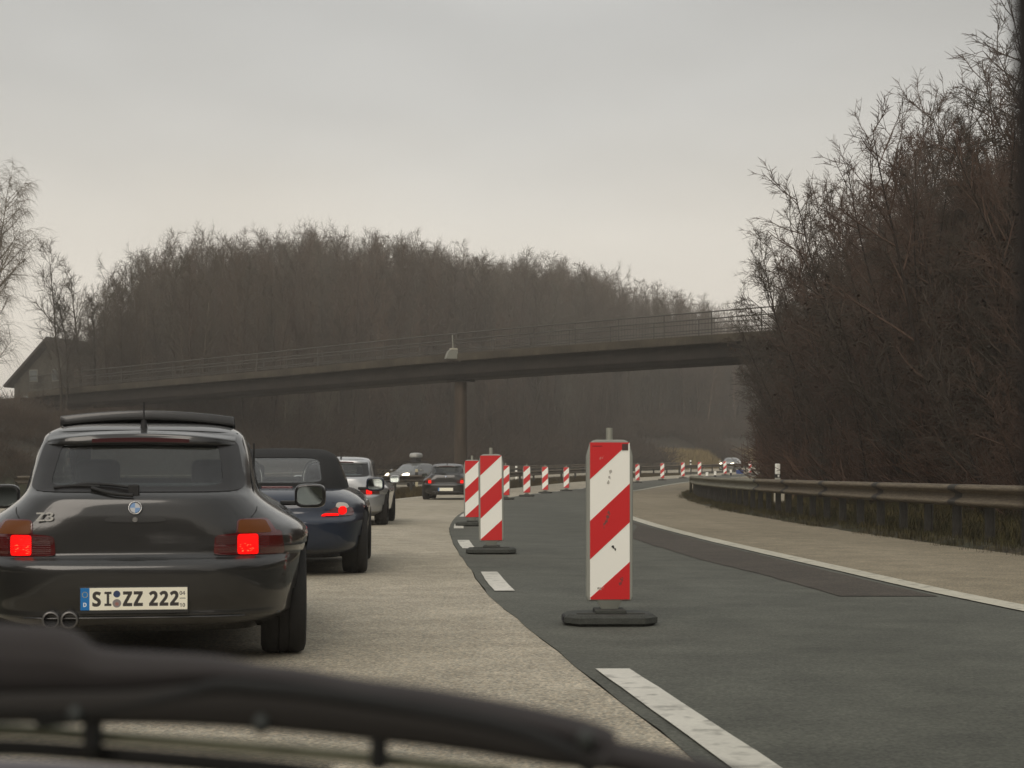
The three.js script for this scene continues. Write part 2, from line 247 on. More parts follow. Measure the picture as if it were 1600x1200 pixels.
// ---------------------------------------------------------------- house behind the left trees
{
  const p = at(76, 560, 150), gy = land(p.x, 150), h = thing('house', 'dark gabled house half hidden behind bare trees at the left end of the bridge', 'house', null, [p.x, 0, -150], -.35);
  const apex = 12.9, eave = 8.9, hw = 4.3, L = 9;
  const sh = new THREE.Shape([new THREE.Vector2(-hw + .3, gy - 1), new THREE.Vector2(hw - .3, gy - 1), new THREE.Vector2(hw - .3, eave), new THREE.Vector2(0, apex - .35), new THREE.Vector2(-hw + .3, eave)]);
  const wg = new THREE.ExtrudeGeometry(sh, { depth: L - .8, bevelEnabled: false }); wg.translate(0, 0, -L + .4); part('wall', wg, mat(rgb(.09, .088, .07), .95, { map: texBeton }), h);
  const roof = [];
  for (const s of [-1, 1]) { const a = Math.atan2(apex - eave, hw), g = box(Math.hypot(apex - eave, hw) + .5, .22, L, 0, 0, 0); g.rotateZ(-s * a); g.translate(s * (hw / 2 + .1), (apex + eave) / 2 - .05, -L / 2 + .4); roof.push(g); }
  const rf = part('roof', join(roof), mat(rgb(.07, .065, .06), .9, { map: texRust }), h); part('chimney', box(.6, 1.3, .6, 1.2, apex - .4, -5), M.pier, rf);
  for (const [x, y, w, hh] of [[-1.3, 9.6, .9, 1.1], [1.1, 9.6, .9, 1.1], [-2.2, 7.2, 1.1, 1.2], [2.1, 7.2, 1.3, 1.2]]) { const f = part('window', box(w, hh, .08, x, y, .43, .02), mat(rgb(.10, .10, .085), .6), h); part('pane', box(w - .2, hh - .2, .02, x, y, .476), phys(rgb(.05, .06, .06), .1), f); }
}

// ---------------------------------------------------------------- bare trees and shrubs
class Wood { // collects tapered branch pieces
  constructor() { this.p = []; this.n = []; this.uv = []; this.i = []; }
  seg(a, b, ra, rb, k) {
    const d = b.clone().sub(a), L = d.length(); d.divideScalar(L || 1); const u = Math.abs(d.y) > .9 ? V(1, 0, 0) : V(0, 1, 0), s = u.cross(d).normalize(), t = d.clone().cross(s), o = this.p.length / 3;
    for (const [c, r, v] of [[a, ra, 0], [b, rb, L * .6]]) for (let q = 0; q < k; q++) { const f = q / k * Math.PI * 2, x = Math.cos(f), y = Math.sin(f), nx = s.x * x + t.x * y, ny = s.y * x + t.y * y, nz = s.z * x + t.z * y; this.p.push(c.x + nx * r, c.y + ny * r, c.z + nz * r); this.n.push(nx, ny, nz); this.uv.push(q / k, v + a.y * .3); }
    for (let q = 0; q < k; q++) { const e = (q + 1) % k; this.i.push(o + q, o + e, o + k + q, o + e, o + k + e, o + k + q); }
  }
  path(pts, r0, r1, k) { for (let i = 0; i < pts.length - 1; i++) this.seg(pts[i], pts[i + 1], lerp(r0, r1, i / (pts.length - 1)), lerp(r0, r1, (i + 1) / (pts.length - 1)), k); }
  geo() { const g = new THREE.BufferGeometry(); g.setAttribute('position', new THREE.Float32BufferAttribute(this.p, 3)); g.setAttribute('normal', new THREE.Float32BufferAttribute(this.n, 3)); g.setAttribute('uv', new THREE.Float32BufferAttribute(this.uv, 2)); g.setIndex(this.i); return g; }
}
function grow(start, dir, len, n, wob, up, rnd) { const pts = [start.clone()], d = dir.clone().normalize(); for (let i = 0; i < n; i++) { d.add(V((rnd() - .5) * wob, (rnd() - .5) * wob + up, (rnd() - .5) * wob)).normalize(); pts.push(pts[i].clone().addScaledVector(d, len / n)); } return pts; }
const along = (pts, t) => { const f = clamp(t, 0, .9999) * (pts.length - 1), i = Math.floor(f); return [pts[i].clone().lerp(pts[i + 1], f - i), pts[i + 1].clone().sub(pts[i]).normalize()]; };
function fan(d, ang, rnd) { const a = rnd() * Math.PI * 2, u = Math.abs(d.y) > .9 ? V(1, 0, 0) : V(0, 1, 0), s = u.cross(d).normalize(), t = d.clone().cross(s); return d.clone().multiplyScalar(Math.cos(ang)).addScaledVector(s, Math.sin(ang) * Math.cos(a)).addScaledVector(t, Math.sin(ang) * Math.sin(a)); }
function makeTree(seed, o) { // o: H, r, stems, lean, first, prim, primLen, ang, sec, twigs, tw, up, droop
  const rnd = mulberry(seed), trunk = new Wood(), crown = new Wood();
  for (let q = 0; q < o.stems; q++) {
    const az = q / o.stems * 6.283 + rnd(), lean = o.lean * (o.stems > 1 ? .35 + rnd() * .9 : rnd()), H = o.H * (o.stems > 1 ? .62 + rnd() * .42 : 1), r = o.r * (o.stems > 1 ? .6 + rnd() * .5 : 1);
    const st = grow(V(Math.cos(az) * .25 * (o.stems > 1), -.3, Math.sin(az) * .25 * (o.stems > 1)), V(Math.cos(az) * lean, 1, Math.sin(az) * lean), H, 10, .13, .02, rnd);
    trunk.path(st, r, .007, 7);
    const np = Math.round(o.prim * (.8 + rnd() * .4));
    for (let i = 0; i < np; i++) {
      const t = lerp(o.first, .99, Math.pow((i + rnd()) / np, o.pw ?? .82)), [p, d] = along(st, t), L = o.primLen * H * (.35 + .65 * (1 - t)) * (.6 + rnd() * .7) * (t < o.first + .15 ? .75 : 1);
      const br = grow(p, fan(d, o.ang * (.7 + rnd() * .6), rnd), L, 4, .22, o.up, rnd), rb = Math.min(r * (1 - t) * .55 + .012, .05); crown.path(br, rb, .008, 4);
      const ns = Math.max(2, Math.round(o.sec * (.5 + L / (o.primLen * H))));
      for (let k = 0; k < ns; k++) {
        const [p2, d2] = along(br, .2 + .8 * (k + rnd()) / ns), L2 = L * (.25 + rnd() * .3), b2 = grow(p2, fan(d2, .45 + rnd() * .5, rnd), L2, 2, .5, o.up * .8, rnd); crown.path(b2, Math.max((o.twr ?? .009) * 1.1, rb * .35), .005, 3);
        for (let w = 0; w < o.twigs; w++) { const [p3, d3] = along(b2, rnd()), L3 = o.tw * (.5 + rnd()) * (.4 + .75 * (1 - t)), tw = grow(p3, fan(d3, .4 + rnd() * .6, rnd), L3, o.droop ? 3 : 1, .3, o.droop ? -o.droop : 0, rnd); crown.path(tw, o.twr ?? .009, .004, 3); }
      }
    }
  }
  return [trunk.geo(), crown.geo()];
}
function leafBits(seed, n, R, H, geo) { const rnd = mulberry(seed), p = [], nn = []; const src = geo.attributes.position; for (let i = 0; i < n; i++) { const q = Math.floor(rnd() * src.count); const c = V(src.getX(q), src.getY(q), src.getZ(q)); if (c.y > H) continue; const a = V(rnd() - .5, rnd() - .5, rnd() - .5).normalize(), b = V(rnd() - .5, rnd() - .5, rnd() - .5).cross(a).normalize(), s = R * (.6 + rnd() * .8), m = a.clone().cross(b); const v = [c, c.clone().addScaledVector(a, s).addScaledVector(b, s * .4), c.clone().addScaledVector(a, s * 1.8), c.clone().addScaledVector(a, s).addScaledVector(b, -s * .4)]; for (const k of [0, 1, 2, 0, 2, 3]) { p.push(v[k].x, v[k].y, v[k].z); nn.push(m.x, m.y, m.z); } } const g = new THREE.BufferGeometry(); g.setAttribute('position', new THREE.Float32BufferAttribute(p, 3)); g.setAttribute('normal', new THREE.Float32BufferAttribute(nn, 3)); return g; }
function protoTree(name, label, category, group, geos, mt, mc, leaves) { const t = thing(name, label, category, group); part('trunk', geos[0], mt, t); part('crown', geos[1], mc, t); if (leaves) part('leaves', leaves, M.leafBrown, t); return t; }
function plant(protos, spots, label) { // first spots move the prototypes themselves, the rest are clones
  spots.forEach((sp, i) => { const k = sp.k ?? i % protos.length, pr = protos[k], o = pr.userDone ? copyOf(pr, label) : pr; pr.userDone = true; o.position.set(sp.x, sp.y, sp.z); o.rotation.set(sp.tx ?? 0, sp.turn ?? 0, sp.tz ?? 0); o.scale.setScalar(sp.size); });
}
const twigPale = mat(rgb(.092, .083, .062), 1), twigMid = mat(rgb(.072, .061, .047), 1), twigRed = mat(rgb(.082, .060, .046), 1);
const woodTop = spline([[40, 490], [90, 458], [150, 418], [200, 388], [300, 352], [420, 350], [600, 350], [680, 362], [760, 385], [850, 380], [900, 402], [1000, 428], [1100, 462], [1200, 488], [1400, 520]]);
const behindBridge = (x, d) => x < -31.5 || d > 86 - .9 * (x + 2.58) + 4.5;
function woodSize(p, d, H, rnd) { const px = 800 + F * p.x / d, q = rnd(); H *= 1.12; return clamp((EYE + (HORIZON - woodTop(px)) * d / F - p.y) / H * (q > .9 ? .98 + rnd() * .10 : .64 + q * .38), .35, 1.45); }
// the wood on the bank behind the bridge
{
  const G = 'bare trees of the hillside wood', L = 'slender bare tree in the dense brown wood on the bank behind the footbridge', ps = [];
  const kinds = [[13, .11, .55], [14.5, .13, .45], [12, .10, .6], [15.5, .13, .4], [13.5, .12, .5], [11, .09, .65], [14, .12, .42]];
  kinds.forEach(([H, r, ang], i) => ps.push(protoTree('bare_tree', L, 'tree', G, makeTree(100 + i, { H, r, stems: 1, lean: .08, first: .13, prim: 32, primLen: .235, ang: ang * 1.05, sec: 5, twigs: 6, tw: .95, up: .11, twr: .0095, pw: .95 }), M.barkWood, [M.twig, twigMid, twigPale, twigRed, M.twig, twigPale, twigRed][i])));
  const rnd = mulberry(2024), spots = [];
  // skyline rows first, then the slope in front
  const rows = [[-30, 84, 250, 3.0, .86], [-36, 92, 250, 2.9, .92], [-43, 100, 245, 3.0, .95], [-51, 106, 235, 3.4, .98], [-24.5, 76, 250, 3.0, .72], [-20.8, 76, 235, 3.4, .56]];
  for (const [s, d0, d1, step, size] of rows) for (let d = d0; d < d1; d += step * (.7 + rnd() * .6)) {
    const ss = s + (rnd() - .5) * 3.4, dd = d + (rnd() - .5) * 2; if (ss > -26 && ((dd > 184 && dd < 207) || (dd > 211 && dd < 247))) continue;
    const p = onLand(ss, dd); const px = 800 + 2600 * p.x / dd; if (px < 95 + Math.pow(rnd(), .6) * 100 || px > 1290 || !behindBridge(p.x, dd)) continue;
    const kk = spots.length < 7 ? spots.length : Math.floor(rnd() * 7); const edge = .78 + .22 * sstep(px, 150, 300);
    spots.push({ x: p.x, y: p.y - .1, z: p.z, turn: rnd() * 6.28, size: ss > -27 ? size * (.84 + rnd() * .3) * edge : woodSize(p, dd, kinds[kk][0], rnd), k: kk, tz: (rnd() - .5) * .06, tx: (rnd() - .5) * .06 });
  }
  console.log('wood trees', spots.length);
  plant(ps, spots.slice(0, 285), L);
}
// separate trees at the left edge
{
  const b = makeTree(301, { H: 15.5, r: .2, stems: 1, lean: .1, first: .2, prim: 46, primLen: .3, ang: .7, sec: 8, twigs: 8, tw: 1.5, up: .05, droop: .5, twr: .0085 });
  const birch = protoTree('birch_tree', 'tall pale birch with drooping bare twigs at the left end of the footbridge', 'tree', null, b, M.birchBark, mat(rgb(.15, .125, .09), 1));
  const pb = at(-22, 600, 96); birch.position.set(pb.x, land(pb.x, 96) - .2, -96); birch.scale.setScalar((1 + (736 - 285) * 96 / F - land(pb.x, 96)) / 15.2);
  [['slender bare tree with open branching in front of the gabled house', 98, 385, 110, 302, .2], ['bare tree with forked limbs just left of the dense wood', 140, 410, 116, 303, .26]].forEach(([l, px, top, d, seed, lean]) => {
    const t = protoTree('bare_tree', l, 'tree', null, makeTree(seed, { H: 12, r: .16, stems: 2, lean, first: .25, prim: 22, primLen: .26, ang: .6, sec: 6, twigs: 7, tw: .95, up: .06, twr: .011 }), M.barkWood, twigMid);
    const p = at(px, 600, d); t.position.set(p.x, land(p.x, d) - .2, -d); t.scale.setScalar((1 + (736 - top) * d / F - land(p.x, d)) / 11.6);
  });
}
// the thicket on the right bank
{
  const G = 'bare shrubs and trees of the thicket on the right bank', L = 'bare brown many-stemmed tree in the dense thicket above the right guardrail', ps = [];
  for (let i = 0; i < 6; i++) {
    const o = { H: 7.4 + i * .5, r: .075, stems: 5, lean: .42, first: .08, prim: 18, primLen: .27, ang: .72, sec: 6, twigs: 7, tw: .5, up: .05, twr: .0065 }, g = makeTree(400 + i, o);
    ps.push(protoTree('thicket_tree', L, 'tree', G, g, M.barkDark, [M.twig, M.twigBrown, M.twig, M.twigBrown, M.twig, M.twigBrown][i], leafBits(450 + i, 520, .055, 5.5, g[1])));
  }
  const thickTop = spline([[1150, 520], [1190, 425], [1260, 352], [1330, 285], [1400, 205], [1450, 160], [1510, 105], [1560, 60], [1700, -40], [1900, -140]]);
  const rnd = mulberry(77), spots = [];
  for (const [s, d0, d1, step, size] of [[10.4, 25, 84, 2.5, 1.3], [12.6, 22, 88, 2.6, 1.4], [15.8, 24, 92, 3.0, 1.5], [20, 30, 100, 3.6, 1.6], [9.5, 20, 74, 4, .45], [10.6, 86, 170, 5, .85], [14.5, 88, 175, 5.5, 1.05]]) for (let d = d0; d < d1; d += step * (.75 + rnd() * .5)) {
    const ss = s + (rnd() - .5) * 1.6, p = onLand(ss, d), px = 800 + F * p.x / d; if (px > 1850 || px < 1160) continue;
    const top = thickTop(px - 60 * 40 / d), hm = (EYE + (HORIZON - top) * d / F - p.y) / 8.4; let sz = Math.min(size * (.9 + rnd() * .3), hm * (.84 + rnd() * .2)); const room = (px - 1172) * d / F / (.33 * 8.4); sz = Math.min(sz, room); if (sz < .3) continue;
    spots.push({ x: p.x, y: p.y - .15, z: p.z, turn: rnd() * 6.28, size: sz, k: spots.length < 6 ? spots.length : Math.floor(rnd() * 6), tz: .01 + rnd() * .08 });
  }
  console.log('thicket', spots.length);
  plant(ps, spots, L);
  // taller single trees that stand out of the thicket against the sky
  [['tallest bare tree rising above the thicket at the right edge of the view', 1548, 25, 40, 14, 500, .12], ['slim forked bare tree standing out against the sky halfway along the thicket', 1400, 165, 50, 13, 501, .18], ['leaning bare tree with a thin bent top at the left shoulder of the thicket', 1305, 268, 58, 13, 502, .4], ['short twiggy bare tree on the left end of the thicket beside the bridge', 1228, 390, 70, 11, 503, .3]].forEach(([l, px, top, d, H, seed, lean]) => {
    const t = protoTree('bare_tree', l, 'tree', null, makeTree(seed, { H, r: .13, stems: 2, lean, first: .3, prim: 32, primLen: .24, ang: .58, sec: 8, twigs: 9, tw: .5, up: .08, twr: .0055 }), M.barkDark, M.twig);
    const p = at(px, 600, d); t.position.set(p.x, land(p.x, d) - .2, -d); t.scale.setScalar((1 + (736 - top) * d / F - land(p.x, d)) / (H * .97));
  });
}
// undergrowth, brambles and grass that nobody could count
function scatter(name, geo, m, label, category, list) {
  const o = new THREE.InstancedMesh(geo, m, list.length), q = new THREE.Object3D(), c = new THREE.Color();
  list.forEach(([x, y, z, s, turn, tint], i) => { q.position.set(x, y, z); q.rotation.set(0, turn, 0); q.scale.setScalar(s); q.updateMatrix(); o.setMatrixAt(i, q.matrix); if (tint) o.setColorAt(i, c.setRGB(...tint)); });
  o.name = numbered(name); o.castShadow = o.receiveShadow = true; scene.add(o); return tag(o, label, category, null, 'stuff');
}
function twigTuft(seed, n, H) { const w = new Wood(), rnd = mulberry(seed); for (let i = 0; i < n; i++) { const a = rnd() * 6.28, l = H * (.4 + rnd() * .7), p = grow(V((rnd() - .5) * .8, -.05, (rnd() - .5) * .8), V(Math.cos(a) * .8, 1, Math.sin(a) * .8), l, 2, .5, -.05, rnd); w.path(p, .009, .005, 3); for (let k = 0; k < 3; k++) { const [q, d] = along(p, .35 + rnd() * .6); w.path(grow(q, fan(d, .7, rnd), l * .45, 1, .3, 0, rnd), .007, .004, 3); } } return w.geo(); }
function grassTuft(seed, n, H) { const p = [], nn = [], rnd = mulberry(seed); for (let i = 0; i < n; i++) { const a = rnd() * 6.28, x = (rnd() - .5) * .8, z = (rnd() - .5) * .8, h = H * (.5 + rnd() * .7), l = h * (.2 + rnd() * .6), w = .004 + rnd() * .004, ca = Math.cos(a), sa = Math.sin(a), m = [x + ca * l * .35, h * .65, z + sa * l * .35], t = [x + ca * l, h, z + sa * l]; const A = [x - sa * w, -.02, z + ca * w], B = [x + sa * w, -.02, z - ca * w], C = [m[0] + sa * w * .7, m[1], m[2] - ca * w * .7], D = [m[0] - sa * w * .7, m[1], m[2] + ca * w * .7]; for (const v of [A, B, C, A, C, D, D, C, t]) { p.push(...v); nn.push(ca * .5, .85, sa * .5); } } const g = new THREE.BufferGeometry(); g.setAttribute('position', new THREE.Float32BufferAttribute(p, 3)); g.setAttribute('normal', new THREE.Float32BufferAttribute(nn, 3)); return g; }
{ // the wood farther back, which reads as one mass, and the wooded banks the road has come through
  const protos = [0, 1, 2].map((i) => join(makeTree(700 + i, { H: 13.5, r: .12, stems: 1, lean: .08, first: .1, prim: 30, primLen: .24, ang: .6, sec: 5, twigs: 6, tw: 1.0, up: .11, twr: .010, pw: .95 }))), rnd = mulberry(55), L = [[], [], []], Bk = [[], [], []];
  for (let i = 0; i < 2400; i++) { const d = 84 + rnd() * 200, s = -22 - Math.pow(rnd(), .7) * 52, p = onLand(s, d), px = 800 + F * p.x / d; if (px < (rnd() < .22 ? 55 : 120) + Math.pow(rnd(), .5) * 130 || px > 1400 || !behindBridge(p.x, d) || (s > -27 && ((d > 184 && d < 208) || (d > 210 && d < 248)))) continue; const k = .75 + rnd() * .55; L[i % 3].push([p.x, p.y - .2, p.z, s > -27 ? .6 + rnd() * .2 : woodSize(p, d, 13.5, rnd), rnd() * 6.28, [k, k * .97, k * .9]]); }
  for (let i = 0; i < 1100; i++) { const d = -4 - rnd() * 150, s = rnd() < .5 ? -24 - rnd() * 28 : 13 + rnd() * 26, p = onLand(s, d); Bk[i % 3].push([p.x, p.y - .2, p.z, (s < 0 ? .8 : .5) + rnd() * .35, rnd() * 6.28, [.9, .85, .8]]); }
  L.forEach((l, i) => scatter('woods', protos[i], [twigMid, twigRed, M.twig][i], 'dense bare brown wood covering the hillside behind the footbridge', 'wood', l));
  Bk.forEach((l, i) => scatter('woods', protos[i], twigMid, 'bare wood on the banks along the road behind the viewer', 'wood', l));
}
{
  const rnd = mulberry(9), far = [], near = [], g1 = [], g2 = [], dry = [];
  for (let i = 0; i < 13000; i++) { const s = -18.6 - Math.pow(rnd(), 1.4) * 45, d = 55 + rnd() * 195; if (s > -25 && ((d > 187 && d < 206) || (d > 213 && d < 245))) continue; const p = onLand(s, d); if (Math.abs(p.x) > d * .36) continue; const k = .7 + rnd() * .6; far.push([p.x, p.y, p.z, (behindBridge(p.x, d) ? 1.0 + rnd() * 1.5 : .4 + rnd() * .5), rnd() * 6.28, [k, k * .92, k * .85]]); }
  for (let i = 0; i < 8000; i++) { const d = 18 + rnd() * 130, s = 9.6 + Math.pow(rnd(), 1.4) * 14; if (d > 55 && s < 10.4 + rnd() * 2) continue; const p = onLand(s, d); if (p.x > d * .34) continue; const k = .7 + rnd() * .6; near.push([p.x, p.y, p.z, .6 + rnd() * 1.1, rnd() * 6.28, [k, k * .86, k * .76]]); }
  for (let i = 0; i < 15000; i++) { const d = 14 + rnd() * 75, s = 6.36 + Math.pow(rnd(), .8) * (d > 45 ? 8 : 5); const p = onLand(s, d); if (p.x > d * .34) continue; const k = .6 + rnd() * .8, y = rnd(); const gb = s > 8 && d > 40 ? 1.45 : 1; g1.push([p.x, p.y, p.z, (s < 7.3 ? .18 : s < 8.2 ? .3 : .6) + rnd() * (s < 7.3 ? .28 : .5), rnd() * 6.28, [gb * k * (1 + y * .7), gb * k * (1 + y * .25), gb * k * .9]]); }
  for (let i = 0; i < 9000; i++) { const d = 26 + rnd() * 120, s = -4.3 - rnd() * 4.2, p = onLand(s, d); const k = .7 + rnd() * .7, y = rnd(); g2.push([p.x, p.y, p.z, .5 + rnd() * .6, rnd() * 6.28, [k * (1.2 + y), k * (1 + y * .5), k]]); }
  for (let i = 0; i < 5000; i++) { const d = rnd() < .3 ? 188 + rnd() * 16 : 214 + rnd() * 30, s = -17.6 - rnd() * 3.4, p = onLand(s, d); const k = .7 + rnd() * .6; dry.push([p.x, p.y, p.z, 1 + rnd() * 1.2, rnd() * 6.28, [k, k, k]]); }
  scatter('undergrowth', twigTuft(11, 16, 1.1), M.twig, 'tangled brown brushwood covering the bank under the hillside wood', 'undergrowth', far);
  scatter('undergrowth', twigTuft(12, 20, 1.1), M.twigBrown, 'tangled brown brushwood and brambles under the right thicket', 'undergrowth', near);
  scatter('grass', grassTuft(13, 44, .26), M.grass, 'short rough grass around the posts of the right guardrail', 'grass', g1);
  scatter('grass', grassTuft(14, 44, .26), M.grass, 'worn grass strip under the central guardrail', 'grass', g2);
  scatter('grass', grassTuft(15, 26, .4), M.grassDry, 'pale dry grass on the banks behind the far oncoming car', 'grass', dry);
}

// ---------------------------------------------------------------- striped beacons
{
  const G = 'red and white striped beacons closing off the lane';
  const names = { // px, distance, label
    b1: [952, 10.85, 'nearest and largest red and white striped beacon, scuffed, with a small dark corner sticker'],
    list: [
      [768, 20.1, 'second largest striped beacon, overlapping the one behind it, ahead of the black car'],
      [738, 30.2, 'striped beacon half hidden behind the second largest beacon, beside the far black car'],
      [790, 57.8, 'small striped beacon peeping out to the right of the second largest beacon'],
      [823, 65, 'first wholly visible small striped beacon right of the overlapping pair of beacons'],
      [852, 74.5, 'middle of three small striped beacons between the overlapping pair and the largest beacon'],
      [885, 83, 'small striped beacon next to the left side of the largest beacon'],
      [996, 108, 'small striped beacon next to the right side of the largest beacon'],
      [1035, 117, 'second small striped beacon to the right of the largest beacon'],
      [1067, 126, 'third small striped beacon to the right of the largest beacon'],
      [1093, 133, 'small striped beacon just left of the far white oncoming car, above two low marker posts'],
      [1133, 142, 'tiny striped beacon directly in front of the far white oncoming car'],
      [1172, 150, 'tiny striped beacon above the small blue sign, right of the far white car'],
      [1208, 167, 'farthest tiny striped beacon beside the white topped marker post'],
    ] };
  const first = thing('traffic_beacon', names.b1[2], 'traffic beacon', G);
  // foot: chamfered rubber slab, grip recesses
  const fs = new THREE.Shape(); [[-.27, -.12], [-.2, -.2], [.2, -.2], [.27, -.12], [.27, .12], [.2, .2], [-.2, .2], [-.27, .12]].forEach(([x, y], i) => i ? fs.lineTo(x, y) : fs.moveTo(x, y));
  const foot = new THREE.ExtrudeGeometry(fs, { depth: .035, bevelEnabled: true, bevelThickness: .018, bevelSize: .03, bevelSegments: 1 }); foot.rotateX(-Math.PI / 2); foot.translate(0, .020, 0);
  part('rubber_foot', join([foot, box(.2, .03, .24, 0, .085, 0, .01), box(.12, .012, .06, -.16, .075, .1, .004), box(.12, .012, .06, .16, .075, .1, .004)]), M.rubber, first);
  part('foot_end', join([box(.07, .05, .2, -.272, .036, .0, .012)]), mat(rgb(.02, .02, .02), .9), first);
  const nk = new THREE.CylinderGeometry(.12, .07, .07, 4, 1); nk.rotateY(Math.PI / 4); nk.scale(1, 1, .45); nk.translate(0, .125, 0); part('neck', nk, M.plastic, first);
  // panel body with rounded, chamfered shoulders
  const bs = new THREE.Shape(); const w = .152, b0 = .15, t0 = 1.2; bs.moveTo(-w + .012, b0); bs.lineTo(w - .012, b0); bs.lineTo(w, b0 + .03); bs.lineTo(w, t0 - .11); bs.lineTo(w - .018, t0 - .045); bs.quadraticCurveTo(w - .026, t0, w - .075, t0); bs.lineTo(-w + .075, t0); bs.quadraticCurveTo(-w + .026, t0, -w + .018, t0 - .045); bs.lineTo(-w, t0 - .11); bs.lineTo(-w, b0 + .03); bs.closePath();
  const body = new THREE.ExtrudeGeometry(bs, { depth: .05, bevelEnabled: true, bevelThickness: .014, bevelSize: .012, bevelOffset: -.012, bevelSegments: 3 }); body.translate(0, 0, -.025);
  part('panel_body', body, M.plastic, first);
  const fz = .0415, y0 = .142 + .02, H = 1.02, W = .129;
  part('reflective_sheet', box(2 * W, H, .003, 0, y0 + H / 2, fz), M.white, first);
  const yb = (f) => y0 + H * (1 - f);
  [[[0, 0], [1, 0], [1, .0], [0, .235]], [[0, .5], [1, .262], [1, .508], [0, .745]], [[0, .99], [.995, .762], [1, .762], [1, 1], [.02, 1]]].forEach((poly) => {
    const s = new THREE.Shape(); poly.forEach(([u, v], i) => { const x = -W + 2 * W * u, y = yb(v); i ? s.lineTo(x, y) : s.moveTo(x, y); }); const g = new THREE.ExtrudeGeometry(s, { depth: .002, bevelEnabled: false }); g.translate(0, 0, fz + .0016); part('red_stripe', g, M.red, first);
  });
  const pst = new THREE.CylinderGeometry(.022, .022, .085, 12); pst.translate(0, 1.235, 0); part('post_top', pst, M.galv, first);
  const put = (o, px, d) => { const x = (px - 800) * d / F; o.position.set(x, rise(d) + .004, -d); o.rotation.y = -.55 * Math.atan((lineX(d + 1) - lineX(d - 1)) / 2) ; };
  names.list.forEach(([px, d, l], i) => { const c = copyOf(first, l); put(c, px, d); c.rotation.y += (hash3(i, 3, 8) - .5) * .14; c.rotation.z = (hash3(i, 5, 8) - .5) * .02; });
  put(first, names.b1[0], names.b1[1]); first.rotation.y = .03;
  part('sticker', box(.04, .042, .0012, W - .03, yb(.03), fz + .005), mat(rgb(.07, .03, .025), .6), first);
  part('print', join([...Array(9)].map((_, i) => box(.0055, .006, .0008, -W + .018 + i * .0072, yb(.024), fz + .0046))), mat(rgb(.2, .005, .006), .6), first);
  const rnd = mulberry(31), scuff = (cx, cy, rx, ry, n, ang, m) => { const l = []; for (let i = 0; i < n; i++) { const t = rnd() * 2 - 1, s = new THREE.Shape(), r = .002 + rnd() * .006, k = 7; for (let a = 0; a < k; a++) { const f = a / k * 6.283, q = r * (.5 + rnd() * .9); a ? s.lineTo(q * Math.cos(f), q * 1.6 * Math.sin(f)) : s.moveTo(q * Math.cos(f), q * 1.6 * Math.sin(f)); } const g = new THREE.ShapeGeometry(s); g.translate(cx + Math.sin(ang) * t * ry + (rnd() - .5) * rx, yb(cy) + Math.cos(ang) * t * ry, fz + .0042 + i * .00002); l.push(g); } part('scuff', join(l), m, first); };
  scuff(-.02, .49, .014, .06, 16, .35, mat(rgb(.22, .07, .06), .9)); scuff(.025, .67, .008, .014, 7, -.6, M.scuff); scuff(.075, .88, .014, .03, 9, .2, mat(rgb(.25, .05, .045), .9)); scuff(.0, .22, .02, .045, 9, .2, mat(rgb(.45, .43, .38), .9)); scuff(-.06, .93, .05, .01, 5, -.9, mat(rgb(.4, .38, .33), .9)); scuff(-.05, .1, .05, .02, 3, .4, mat(rgb(.64, .16, .14), .9));
}

